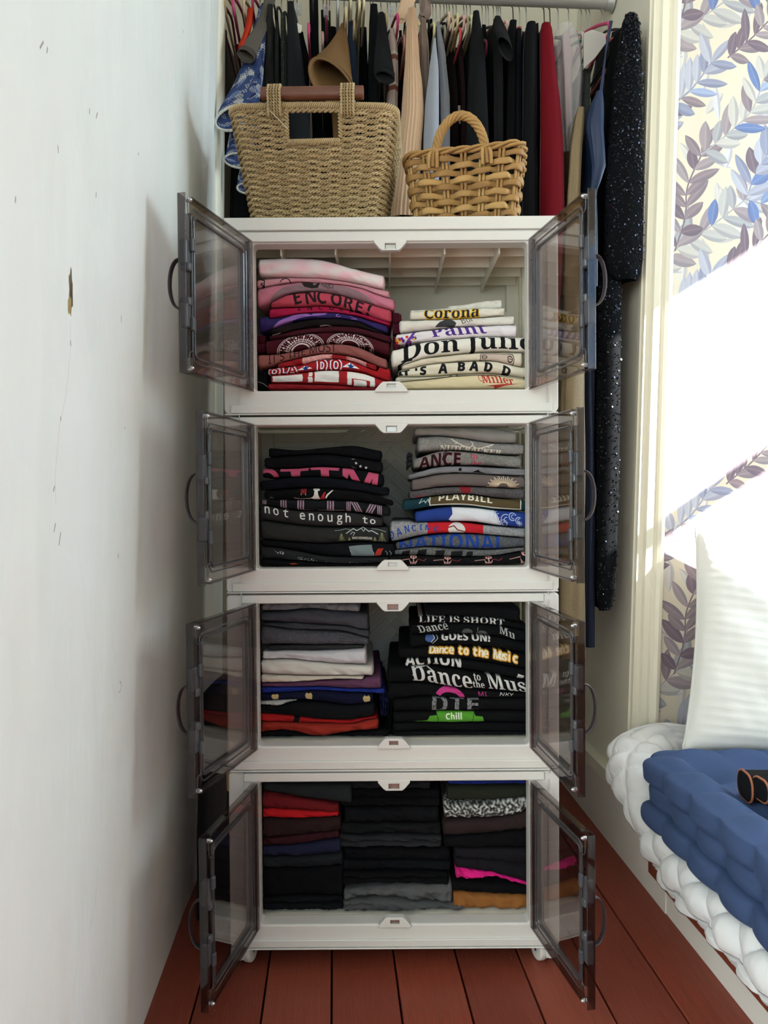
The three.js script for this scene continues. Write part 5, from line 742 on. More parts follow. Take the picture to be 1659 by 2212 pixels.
// px: where the near end shows; py: top of the near end; color of its body
function hanger(px, py, color, label, { half = 0.205, yaw = 0, fat = 0.0044, grp, drop = 0.085, hookColor } = {}) {
  const z0 = roomAt(ROD_S - half, 0.5).z, tip = P(px, py, z0), t = (tip.x - A1.x) * rd.x + (z0 - A1.z) * rd.z;
  const c = roomAt(ROD_S, t), apex = Math.min(tip.y + drop, RODY - ROD_R - 0.03);
  const g = tag(group('clothes_hanger'), label, 'hanger', grp); g.position.set(c.x, apex, c.z); g.rotation.y = Math.atan2(wd.x, wd.z) + yaw;   // local +z runs into the closet
  const d = apex - tip.y, h = half;
  const pts = [[0, 0], [-h * 0.5, -d * 0.42], [-h * 0.86, -d * 0.84], [-h * 0.985, -d * 1.02], [-h, -d * 1.16], [-h * 0.975, -d * 1.28], [-h * 0.9, -d * 1.33], [0, -d * 1.34], [h * 0.9, -d * 1.33], [h * 0.975, -d * 1.28], [h, -d * 1.16], [h * 0.985, -d * 1.02], [h * 0.86, -d * 0.84], [h * 0.5, -d * 0.42]].map(([z, y]) => V(0, y, z));
  mesh('shoulder_frame', tube(pts, fat, 90, 8, true, 0.35).scale(0.72, 1, 1), velvetM(color), g);
  const ry = RODY - apex, R = ROD_R + 0.0022, hook = [V(0, -0.004, 0), V(0, ry * 0.4, 0.002), V(0, ry - R * 1.15, 0.007)];
  for (let i = 0; i <= 12; i++) { const a = -0.9 + i / 12 * 4.0; hook.push(V(0, ry + Math.sin(a) * R, Math.cos(a) * R)); }
  mesh('hook', tube(hook, 0.0015, 60, 6), hookColor ? std(hookColor, 0.4, { metalness: 0.6 }) : wire, g);
  return g;
}
// a hanging garment seen end-on: rows of [py, left px, right px] give the outline of its near edge at depth s into the closet
function drape(rows, { s = 0.05, deep = 0.3, wr = 1, folds = 5, slope = 0.22, bow = 0.55, seg = 26, open = true, ribs = 0, uvS = 1, back = 0.16, K = ribs ? 132 : 30 } = {}) {
  const z = roomAt(s, 0.4).z, sd = rnd() * 100, n = seg;
  const left = rows.map((r) => r[1]), right = rows.map((r) => r[2]), py = rows.map((r) => r[0]), ys = py.map((q, i) => P((left[i] + right[i]) / 2, q, z).y);
  const total = ys[0] - ys[ys.length - 1];
  // rows spaced by height
  const rowAt = (v) => { const y = ys[0] - v * total; let i = 0; while (i < ys.length - 2 && ys[i + 1] > y) i++; const k = clamp((ys[i] - y) / (ys[i] - ys[i + 1] || 1), 0, 1); const kk = k * k * (3 - 2 * k) * 0.4 + k * 0.6; return [lerp(py[i], py[i + 1], k), lerp(left[i], left[i + 1], kk), lerp(right[i], right[i + 1], kk)]; };
  return surf(K, n, (u, vv) => {
    const v = vv ** 1.25, [q, l, r] = rowAt(v), a = P(l, q, z), b = P(r, q, z), w = (b.x - a.x) / 2, cx = (a.x + b.x) / 2;
    // loop: u 0..0.3 left side coming forward, 0.3..0.7 round the near edge, 0.7..1 right side going back
    let ex, es;
    const thin = (k) => lerp(1, back, THREE.MathUtils.smoothstep(k, 0, 0.16)); let k = 0;
    if (u < 0.3) { k = (1 - u / 0.3) ** 1.6; ex = -thin(k); es = k; } else if (u > 0.7) { k = ((u - 0.7) / 0.3) ** 1.6; ex = thin(k); es = k; } else { const t = (u - 0.5) / 0.4 * Math.PI; ex = Math.sin(t); es = -Math.cos(t) * Math.min(bow * w, 0.02) / deep; }
    const fade = clamp(v * 6, 0.15, 1), wav = (1 - 0.85 * THREE.MathUtils.smoothstep(k, 0, 0.2)) * wr * fade * (nz(u * folds * 2.4 + sd, v * 2.2 * total, sd) * 0.006 + nz(u * folds * 6 + sd, v * 5 * total, 3.3) * 0.0022) + (ribs ? Math.cos(u * ribs * 6.283) * 0.0016 : 0);
    const front = es < 0.02 ? 1 : 0.4, d = Math.max(es, 0) * deep, up = slope * Math.min(d, 0.42 - d) * clamp(1 - v * total / 0.35, 0, 1);
    const sz = es * deep;
    return [cx + ex * w * (1 + (front ? 0 : 0)) + wd.x * sz + wav * Math.sign(ex || 1) * Math.abs(ex) * 0.8, a.y * 0.5 + b.y * 0.5 + up, z + wd.z * sz + wav * 0.9 * front * (1 - Math.abs(ex) * 0.5), u * 0.5 * uvS, v * total * uvS];
  }, { closeU: true });
}
// lofted sleeve or cuff: rings of [px, py, s, half-width px, half-height px, turn]
function loft(rings, { n = 28, m = 18, wr = 0.002 } = {}) {
  const sd = rnd() * 50;
  return surf(n, m, (u, v) => {
    const g = (k) => smoothAt(rings.map((r) => r[k]), v), a = u * 6.2832, z = roomAt(g(2), 0.4).z, t = g(5);
    const ex = Math.cos(a) * g(3), ey = Math.sin(a) * g(4), px = g(0) + ex * Math.cos(t) - ey * Math.sin(t), py = g(1) + ex * Math.sin(t) + ey * Math.cos(t), p = P(px, py, z);
    return [p.x, p.y, p.z + wr * nz(u * 6 + sd, v * 4, sd) * 2, u * 0.3, v * 0.25];
  }, { closeU: true });
}
const G_HANG = 'clothes hanging from the closet rod';
function hang(name, category, label, rows, mat, o = {}) { const m = mesh(name, drape(rows, o), mat); return tag(m, label, category, G_HANG); }
function hangParts(name, category, label) { return tag(group(name), label, category, G_HANG); }
const k1 = cloth(0x0f1012), k2 = cloth(0x0a0b0d), k3 = cloth(0x151517), k4 = cloth(0x0e1016);
const velvet = (c) => new THREE.MeshPhysicalMaterial({ color: c, roughness: 0.8, sheen: 0.9, sheenColor: new THREE.Color(c).lerp(new THREE.Color(0xffffff), 0.25), sheenRoughness: 0.35, specularIntensity: 0.2, side: THREE.DoubleSide });
const satin = (c) => new THREE.MeshPhysicalMaterial({ color: c, roughness: 0.38, specularIntensity: 0.7, anisotropy: 0.4, side: THREE.DoubleSide });
const snake = canvasTexture(512, 512, (c, w, h) => {
  c.fillStyle = '#37466f'; c.fillRect(0, 0, w, h);
  for (let i = 0; i < 70; i++) { c.fillStyle = ['#a3a6a8', '#7886a8', '#1f294f', '#354875', '#b5b1a8', '#1a2244'][i % 6]; c.globalAlpha = 0.75; c.beginPath(); c.ellipse(rnd() * w, rnd() * h, rr(14, 60), rr(10, 34), rnd() * 3, 0, 7); c.fill(); }
  c.globalAlpha = 0.85; for (let y = 0; y < h; y += 13) for (let x = (y / 13) % 2 * 7; x < w; x += 14) { const k = nz(x / 60, y / 60, 4); if (k > 0.02) { c.fillStyle = k > 0.25 ? '#18204a' : '#2c3a70'; c.beginPath(); c.ellipse(x, y, 3 + k * 4, 2.6 + k * 3, 0, 0, 7); c.fill(); } else if (k < -0.2) { c.fillStyle = '#dad6cd'; c.beginPath(); c.ellipse(x, y, 5, 4, 0, 0, 7); c.fill(); } }
});
snake.wrapS = snake.wrapT = THREE.RepeatWrapping;
const snakeCloth = cloth(0xffffff, { map: rep(snake, 4, 6) });
const sparkle = noiseTexture(256, (u, v) => { const k = rnd() > 0.985 ? rr(0.2, 0.6) : 0.035; return [k * 0.9, k * 1.1, k]; });
const glitterMap = noiseTexture(256, (u, v) => { const k = 0.55 + 0.3 * rnd() + (rnd() > 0.97 ? 0.3 : 0); return [k, k * 0.93, k * 0.78]; });

hang('satin_slip', 'dress', 'dark brown satin slip nearest the plaster wall', [[66, 478, 490], [150, 480, 494], [260, 483, 495], [330, 484, 493]], satin(0x2a1f1d), { s: 0.1, deep: 0.3 });
hang('ribbed_dress', 'dress', 'long black ribbed dress showing under the blue print blouse', [[210, 502, 528], [330, 499, 540], [470, 497, 552], [800, 498, 552]], k2, { s: 0.06, deep: 0.3, ribs: 14 });
{ // taupe top with a rolled cuff
  const g = hangParts('taupe_top', 'top', 'grey-taupe top with a rolled cuff above the blue print blouse');
  mesh('sleeve', loft([[586, -20, 0.08, 12, 8, 0.9], [572, 40, 0.05, 14, 8, 0.9], [551, 85, 0.02, 17, 9, 0.95], [533, 118, -0.005, 19, 10, 0.6]]), cloth(0x57524c), g);
  mesh('cuff', loft([[536, 112, -0.003, 20, 11, 0.6], [530, 122, -0.012, 20.5, 11.5, 0.6]]), cloth(0x4a4540), g);
}
{ // blue print blouse
  const g = hangParts('print_blouse', 'blouse', 'blue and white snakeskin-print blouse with white crochet trim on its ruffles');
  mesh('sleeve', loft([[566, 18, 0.06, 7, 5, 0], [560, 70, 0.04, 14, 8, 0], [549, 130, 0.01, 22, 12, 0], [534, 185, -0.02, 34, 17, -0.25], [517, 228, -0.045, 46, 22, -0.35], [508, 252, -0.055, 44, 24, -0.35]], { wr: 0.004 }), snakeCloth, g);
  mesh('ruffle', loft([[530, 250, -0.02, 24, 9, 0], [524, 300, -0.02, 30, 12, 0.1], [520, 345, -0.025, 34, 15, 0.1]], { wr: 0.004 }), snakeCloth, g);
  mesh('ruffle', loft([[540, 335, 0.0, 16, 7, 0], [536, 375, 0.0, 20, 9, 0], [534, 405, 0.0, 22, 11, 0.1]], { wr: 0.004 }), snakeCloth, g);
  const trim = std(0xd9d6cc, 0.9), hem = (px, py, s, a, b, t, r = 0.0028) => { const pts = []; for (let i = 0; i < 26; i++) { const q = i / 26 * 6.2832, ex = Math.cos(q) * a, ey = Math.sin(q) * b; pts.push(P(px + ex * Math.cos(t) - ey * Math.sin(t), py + ex * Math.sin(t) + ey * Math.cos(t), roomAt(s, 0.4).z)); } mesh('crochet_trim', rope(pts, { closed: true, R: r * 0.55, r: r * 0.75, pitch: 0.008, up: V(0, 0, 1) }), trim, g); };
  hem(508, 254, -0.056, 45, 25, -0.35); hem(520, 347, -0.026, 35, 16, 0.1, 0.0022); hem(534, 407, -0.001, 22, 11, 0.1, 0.002);
}
hang('velvet_shirt', 'top', 'dark grey burnout velvet top beside the blue print blouse', [[10, 578, 589], [60, 572, 590], [160, 566, 590], [240, 562, 590], [470, 558, 588]], cloth(0x4a4a4a, { map: rep(camo, 6, 3) }), { s: 0.045, wr: 1.4 });
hang('velvet_shirt', 'top', 'narrow dark grey patterned top beside the black one with green sparkle', [[45, 595, 602], [120, 593, 603], [230, 592, 604], [470, 592, 604]], cloth(0x404042, { map: rep(camo, 9, 4) }), { s: 0.04 });
hang('sparkle_top', 'top', 'black top with a green sparkle, hanging behind the wooden bar handle', [[28, 606, 617], [100, 605, 617], [230, 605, 618], [470, 605, 618]], cloth(0xffffff, { map: rep(sparkle, 2, 2) }), { s: 0.05 });
hang('jacket', 'jacket', 'charcoal jacket with a smooth wide sleeve over the seagrass basket', [[4, 621, 634], [60, 620, 644], [150, 620, 655], [230, 620, 666], [300, 620, 669], [470, 620, 668]], cloth(0x1c1d20), { s: 0.03, wr: 0.6 });
hang('dress', 'dress', 'black dress behind the pink hanger with its high rounded shoulder', [[-10, 668, 687], [60, 670, 689], [150, 673, 690], [300, 675, 696], [470, 675, 698]], k1, { s: 0.15, deep: 0.25 });
hang('ruffle_shirt', 'shirt', 'black ruffled shirt between the grey-pink hangers', [[22, 693, 702], [60, 694, 714], [150, 697, 708], [470, 703, 714]], k3, { s: 0.17, deep: 0.2, wr: 2, folds: 9 });
{ // camel coat
  const g = hangParts('wool_coat', 'coat', 'camel brown wool coat with a wide open sleeve behind the wooden bar handle');
  const camel = cloth(0x6e5335);
  mesh('sleeve', loft([[742, 52, 0.09, 5, 4, 0.6], [738, 85, 0.06, 16, 9, 0.6], [731, 120, 0.03, 32, 16, 0.75], [722, 155, -0.005, 52, 27, 0.85], [718, 178, -0.03, 68, 36, 0.88]], { wr: 0.003 }), camel, g);
  mesh('cuff', loft([[717, 179, -0.0312, 68.5, 36.5, 0.88], [716, 182, -0.037, 67, 35, 0.88], [718, 181, -0.034, 62, 31, 0.88], [722, 178, -0.02, 58, 28, 0.88], [727, 170, 0.005, 46, 22, 0.85]], { wr: 0 }), camel, g);
  mesh('body', drape([[120, 722, 742], [200, 716, 746], [300, 722, 744], [470, 724, 742]], { s: 0.06, deep: 0.28 }), camel, g);
}
hang('denim_shirt', 'shirt', 'blue denim shirt beside the camel coat', [[44, 753, 761], [85, 752, 768], [140, 753, 772], [240, 756, 776], [470, 752, 776]], cloth(0x2a3446), { s: 0.1, folds: 8, wr: 1.5 });
hang('black_shirt', 'shirt', 'black shirt behind the pair of cream hangers', [[60, 778, 792], [150, 776, 794], [470, 780, 796]], k1, { s: 0.2, deep: 0.2 });
{ // black tee with a short sleeve
  const g = hangParts('black_tee', 'shirt', 'black short-sleeved top with a turned cuff beside the pale pink striped one');
  mesh('body', drape([[10, 800, 815], [60, 797, 819], [150, 796, 816], [240, 796, 820], [470, 796, 822]], { s: 0.05 }), k2, g);
  mesh('sleeve', loft([[824, 30, 0.05, 7, 5, 0.2], [826, 80, 0.03, 13, 9, 0.2], [828, 130, 0.01, 20, 12, 0.25], [830, 158, -0.005, 23, 13, 0.3]]), k3, g);
  mesh('cuff', loft([[830, 156, -0.004, 23.5, 13.5, 0.3], [831, 168, -0.01, 22, 12, 0.3], [829, 166, 0.0, 18, 9, 0.3]]), k3, g);
}
hang('black_sweater', 'sweater', 'black sweater deep in the closet between charcoal jacket and the rounded black dress', [[70, 640, 655], [130, 640, 668], [470, 640, 672]], k2, { s: 0.49, deep: 0.07, slope: 0 });
hang('black_vest', 'vest', 'black vest deep in the closet behind the open camel sleeve', [[60, 706, 726], [130, 702, 736], [470, 700, 740]], k2, { s: 0.49, deep: 0.07, slope: 0 });
hang('black_trousers', 'trousers', 'black trousers deep in the closet behind the two cream hangers', [[90, 742, 770], [160, 742, 776], [470, 742, 778]], k1, { s: 0.49, deep: 0.07, slope: 0 });
hang('black_cape', 'cape', 'black cape deep in the closet behind the short-sleeved black top', [[70, 800, 836], [150, 798, 846], [470, 798, 850]], k2, { s: 0.49, deep: 0.07, slope: 0 });
hang('black_pullover', 'pullover', 'black pullover deep in the closet behind the dark satin slip', [[100, 506, 540], [180, 504, 556], [470, 504, 560]], k2, { s: 0.49, deep: 0.07, slope: 0 });
hang('black_tunic', 'tunic', 'black tunic deep in the closet behind the row of cream and coral hangers', [[110, 950, 1000], [180, 948, 1010], [470, 946, 1020]], k2, { s: 0.49, deep: 0.07, slope: 0 });
hang('black_kimono', 'kimono', 'black kimono deep in the closet between the blazer and the red robe', [[110, 1060, 1110], [180, 1056, 1130], [470, 1054, 1140]], k2, { s: 0.49, deep: 0.07, slope: 0 });
const bands = canvasTexture(64, 512, (c, w, h) => { c.fillStyle = '#c9b4aa'; c.fillRect(0, 0, w, h); for (const y of [60, 150, 240, 330, 420]) { c.fillStyle = '#8a5648'; c.fillRect(0, y, w, 14); c.fillStyle = '#e0d2ca'; c.fillRect(0, y + 16, w, 8); } });
bands.wrapS = bands.wrapT = THREE.RepeatWrapping;
hang('striped_cardigan', 'cardigan', 'pale pink cardigan with brown bands above the seagrass basket', [[62, 842, 851], [100, 839, 858], [170, 840, 860], [215, 834, 860], [300, 826, 862], [470, 826, 862]], cloth(0xffffff, { map: rep(bands, 1, 2.4) }), { s: 0.09, deep: 0.3 });
hang('dark_blouse', 'blouse', 'narrow dark maroon blouse behind the bright pink hanger', [[66, 862, 868], [150, 864, 869], [470, 864, 869]], cloth(0x2b1518), { s: 0.2, deep: 0.14 });
{ // peach ribbed cardigan
  const g = hangParts('ribbed_cardigan', 'cardigan', 'peach ribbed cardigan with a folded collar between the two baskets');
  const peach = cloth(0xc2a387, { bumpScale: 0.001 });
  mesh('sleeve', drape([[18, 882, 897], [60, 879, 901], [130, 876, 905], [190, 871, 912], [240, 868, 915], [330, 858, 908], [470, 842, 902]], { s: 0.02, deep: 0.3, wr: 0.5, ribs: 26, slope: 0.3 }), peach, g);
  mesh('collar', loft([[893, -25, 0.1, 16, 8, 0.9], [880, 5, 0.08, 18, 8, 1.0], [872, 30, 0.06, 14, 9, 0.6], [868, 46, 0.055, 7, 6, 0.4]]), peach, g);
  mesh('button', new THREE.SphereGeometry(0.006, 14, 10).scale(1, 1, 0.5).translate(...P(903, 51, roomAt(0.05, 0.4).z).toArray()), std(0xcbb98e, 0.5), g);
}
{ // taupe knit with a hood
  const g = hangParts('hooded_knit', 'sweater', 'taupe knitted sweater with a bunched hood beside the peach cardigan');
  const knit = cloth(0x7a6a62, { bumpScale: 0.0016 });
  mesh('sleeve', drape([[42, 908, 919], [100, 905, 925], [200, 904, 928], [330, 908, 922], [470, 906, 922]], { s: 0.06, deep: 0.3, ribs: 9 }), knit, g);
  mesh('hood', loft([[915, -30, 0.14, 10, 6, 0.2], [917, 0, 0.1, 13, 8, 0.3], [919, 26, 0.075, 13, 9, 0.5], [912, 40, 0.07, 9, 6, 0.3]], { wr: 0.005 }), knit, g);
}
hang('black_blouse', 'top', 'thin black top between the taupe sweater and the grey sweatshirt', [[41, 929, 934], [90, 929, 936], [470, 926, 931]], k2, { s: 0.14 });
{ // heather grey sweatshirt
  const g = hangParts('sweatshirt', 'sweatshirt', 'pale heather grey sweatshirt, its two sleeves hanging above the willow basket');
  const hg = heather(0x9b9ea8);
  mesh('sleeve', drape([[82, 936, 941], [150, 927, 946], [228, 918, 947], [300, 915, 947], [470, 914, 948]], { s: 0.01, deep: 0.045, wr: 0.6 }), hg, g);
  mesh('sleeve', drape([[48, 943, 950], [120, 945, 962], [215, 950, 971], [300, 952, 972], [470, 952, 972]], { s: 0.05, deep: 0.12, wr: 0.6 }), heather(0x85878f), g);
}
hang('brown_blouse', 'blouse', 'very dark brown blouse with a zip pull above the arched handle', [[50, 954, 968], [120, 966, 984], [220, 972, 992], [470, 974, 994]], cloth(0x241b1b), { s: 0.17, deep: 0.2 });
hang('maroon_top', 'top', 'dark maroon top under the coral hanger', [[98, 988, 1000], [200, 998, 1005], [470, 1002, 1006]], cloth(0x2a171b), { s: 0.13, deep: 0.2 });
hang('blazer', 'blazer', 'wide black blazer sleeve behind the arched handle', [[24, 1023, 1035], [100, 1016, 1046], [200, 1010, 1052], [300, 1006, 1056], [470, 1006, 1058]], k1, { s: 0.02, wr: 0.5 });
hang('black_blouse', 'top', 'black top with a dark pink hanger showing, beside the wide black blazer', [[54, 1041, 1049], [120, 1049, 1056], [300, 1058, 1063], [470, 1060, 1064]], k2, { s: 0.21, deep: 0.14 });
{
  const g = hangParts('charcoal_tee', 'shirt', 'charcoal short-sleeved top, its open cuff beside the rose hangers');
  mesh('body', drape([[40, 1067, 1080], [100, 1066, 1084], [200, 1068, 1088], [470, 1070, 1092]], { s: 0.05 }), k3, g);
  mesh('sleeve', loft([[1076, 40, 0.05, 8, 6, 0.6], [1082, 64, 0.03, 18, 9, 0.7], [1089, 90, 0.005, 26, 12, 1.0], [1092, 106, -0.01, 28, 13, 1.15]]), k3, g);
}
hang('black_dress', 'dress', 'black dress with a bright pink hanger, between charcoal top and black skirt', [[44, 1102, 1116], [100, 1100, 1112], [300, 1096, 1112], [470, 1094, 1112]], k2, { s: 0.06 });
hang('black_skirt', 'skirt', 'black skirt with a satin ribbon beside the rounded black velvet one', [[62, 1116, 1126], [150, 1114, 1126], [470, 1114, 1128]], k4, { s: 0.07 });
hang('velvet_jacket', 'jacket', 'black velvet jacket with a broad rounded shoulder beside the red one', [[49, 1139, 1157], [64, 1135, 1161], [120, 1132, 1160], [300, 1130, 1159], [470, 1130, 1160]], velvet(0x0b0b0e), { s: 0.02, wr: 0.5, bow: 0.8 });
hang('black_coat', 'coat', 'narrow black coat between the black velvet jacket and the red robe', [[50, 1159, 1163], [90, 1160.5, 1164], [470, 1161, 1163.5]], k2, { s: 0.05, wr: 0.3 });
hang('velvet_robe', 'robe', 'bright red velvet robe', [[51, 1171, 1188], [66, 1168, 1193], [110, 1167, 1196], [160, 1167, 1199], [230, 1167, 1208], [330, 1167, 1215], [470, 1167, 1217], [760, 1167, 1203]], velvet(0x5c0713), { s: 0.015, wr: 0.8, bow: 0.8 });
hang('pale_blouse', 'blouse', 'pale pink and grey blouse inside the clear garment bag', [[74, 1215, 1229], [120, 1217, 1236], [250, 1222, 1236], [320, 1226, 1234]], cloth(0xb9a3a3), { s: 0.125, deep: 0.22, wr: 1.2, back: 0.2 });
{
  const bag = new THREE.MeshPhysicalMaterial({ color: 0xf2eff2, transmission: 0.82, thickness: 0, roughness: 0.22, ior: 1.4, side: THREE.DoubleSide });
  const m = mesh('garment_bag', drape([[52, 1208, 1236], [70, 1202, 1246], [110, 1200, 1253], [170, 1203, 1258], [250, 1206, 1254], [330, 1216, 1244]], { s: 0.09, deep: 0.3, wr: 2.4, folds: 11, seg: 40, back: 0.75 }), bag);
  tag(m, 'crinkled clear plastic garment bag beside the red velvet robe', 'garment bag', G_HANG);
}
{
  const gl = new THREE.MeshPhysicalMaterial({ color: 0x9a8a72, map: rep(glitterMap, 3, 3), roughness: 0.5, metalness: 0.15, specularIntensity: 0.8, side: THREE.DoubleSide, bumpMap: rep(glitterMap, 5, 5), bumpScale: 0.0012 });
  const g = hangParts('glitter_dress', 'dress', 'long taupe-gold glitter dress hanging just beside the cabinet');
  mesh('skirt', drape([[232, 1248, 1262], [262, 1241, 1262], [330, 1230, 1258], [420, 1224, 1254], [600, 1217, 1262], [900, 1212, 1263], [1421, 1209, 1264]], { s: 0.03, deep: 0.22, wr: 1.4, slope: 0, seg: 50 }), gl, g);
  mesh('hem', tube([[0, 0], [0.2, 0], [0.4, 0], [0.6, 0], [0.8, 0], [1, 0]].map(([k]) => P(lerp(1211, 1263, k), 1408, roomAt(0.02, 0.4).z - 0.003)), 0.0016, 20, 6), gl, g);
}
{ // paper cover on the green hanger
  const c = P(1278, 100, roomAt(0.09, 0.4).z), m = mesh('paper_shoulder_cover', new THREE.ExtrudeGeometry(new THREE.Shape([[-0.019, 0.028], [0.0, 0.036], [0.031, 0.026], [0.033, 0.006], [0.006, -0.03], [-0.02, -0.055]].map(([x, y]) => new THREE.Vector2(x, y))), { depth: 0.004, bevelEnabled: true, bevelSize: 0.001, bevelThickness: 0.001 }), std(0xa9a49f, 0.8));
  m.position.copy(c); tag(m, 'pale grey paper cover hanging from the green hanger', 'cover', 'cover on a hanger');
}
const sparkleGown = cloth(0xffffff, { map: rep(sparkle, 3, 3) });
hang('glitter_gown', 'dress', 'black gown with a glittering strap behind the blue satin one', [[150, 1262, 1276], [240, 1262, 1274], [470, 1262, 1278], [1000, 1264, 1280]], sparkleGown, { s: 0.13, deep: 0.2 });
hang('velvet_gown', 'dress', 'black velvet gown between the blue satin dress and the sequinned one', [[70, 1322, 1340], [150, 1306, 1330], [300, 1310, 1326], [600, 1292, 1300], [900, 1286, 1292]], velvet(0x0e0f13), { s: 0.2, deep: 0.14 });
{
  const g = hangParts('satin_dress', 'dress', 'royal blue satin dress with thin straps beside the sequinned one'), bl = satin(0x1b2b49);
  mesh('bodice', drape([[196, 1290, 1302], [225, 1278, 1305], [270, 1268, 1306], [330, 1276, 1308], [360, 1280, 1309], [385, 1279, 1300], [420, 1276, 1288], [470, 1276, 1290], [620, 1278, 1290]], { s: 0.0, deep: 0.22, wr: 1.6, slope: 0 }), bl, g);
  for (const [a, b] of [[1300, 1318], [1296, 1322]]) mesh('strap', tube([[b, 46, 0.06], [lerp(a, b, 0.5) - 1, 120, 0.03], [a, 200, 0.004]].map(([x, y, s]) => P(x, y, roomAt(s, 0.4).z)), 0.0022, 20, 6), bl, g);
}
hang('navy_skirt', 'dress', 'long dark navy dress hanging between the gold glitter and the sequinned ones', [[430, 1266, 1284], [600, 1266, 1286], [900, 1265, 1284], [1398, 1265, 1285]], cloth(0x1d2230), { s: 0.04, deep: 0.24, slope: 0, seg: 40 });
{ // sequinned dress
  const g = hangParts('sequin_dress', 'dress', 'long black sequinned dress at the far end of the rod'), base = new THREE.MeshPhysicalMaterial({ color: 0x08090c, roughness: 0.95, specularIntensity: 0.2, side: THREE.DoubleSide });
  const rows1 = [[32, 1352, 1374], [50, 1344, 1381], [100, 1334, 1385], [200, 1322, 1388], [400, 1306, 1391], [560, 1302, 1388], [592, 1310, 1384], [606, 1330, 1376]], rows2 = [[590, 1292, 1342], [700, 1290, 1341], [900, 1288, 1338], [1200, 1287, 1331], [1290, 1288, 1328], [1318, 1295, 1318]];
  const g1 = drape(rows1, { s: 0.02, deep: 0.14, wr: 0.8, slope: 0.1, seg: 50 }), g2 = drape(rows2, { s: 0.035, deep: 0.1, wr: 0.8, slope: 0, seg: 50 });
  mesh('drape', g1, base, g); mesh('skirt', g2, base, g);
  // loose sequins: far too many to count
  const disc2 = new THREE.CircleGeometry(0.0021, 7), glossy = std(0x25272f, 0.22, { metalness: 0.95, side: THREE.DoubleSide });
  const spots = []; for (const [geo, n] of [[g1, 1500], [g2, 900]]) { const p = geo.attributes.position, N = geo.attributes.normal; for (let i = 0; i < n; i++) { const j = Math.floor(rr(0.0, 1) * 50) * 31 + 8 + Math.floor(rnd() * 14), a = V().fromBufferAttribute(p, j), b = V().fromBufferAttribute(p, j + 1), c = V().fromBufferAttribute(p, Math.min(j + 31, p.count - 1)), u = rnd(), v = rnd(); const q = a.clone().lerp(b, u).addScaledVector(c.sub(a), v), nn = V().fromBufferAttribute(N, j); if (nn.z < 0) nn.negate(); spots.push([q, nn]); } }
  const inst = new THREE.InstancedMesh(disc2, glossy, spots.length); inst.name = 'sequins'; shadows(inst); inst.userData.kind = 'stuff';
  const Mx = new THREE.Matrix4(), Q = new THREE.Quaternion();
  spots.forEach(([q, n], i) => { const d = n.clone().add(V(rr(-0.55, 0.55), rr(-0.45, 0.6), rr(-0.2, 0.2))).normalize(); Q.setFromUnitVectors(V(0, 0, 1), d); Mx.compose(q.addScaledVector(n, 0.0022), Q, V(1, 1, 1).multiplyScalar(rr(0.7, 1.15))); inst.setMatrixAt(i, Mx); });
  g.add(inst);
}
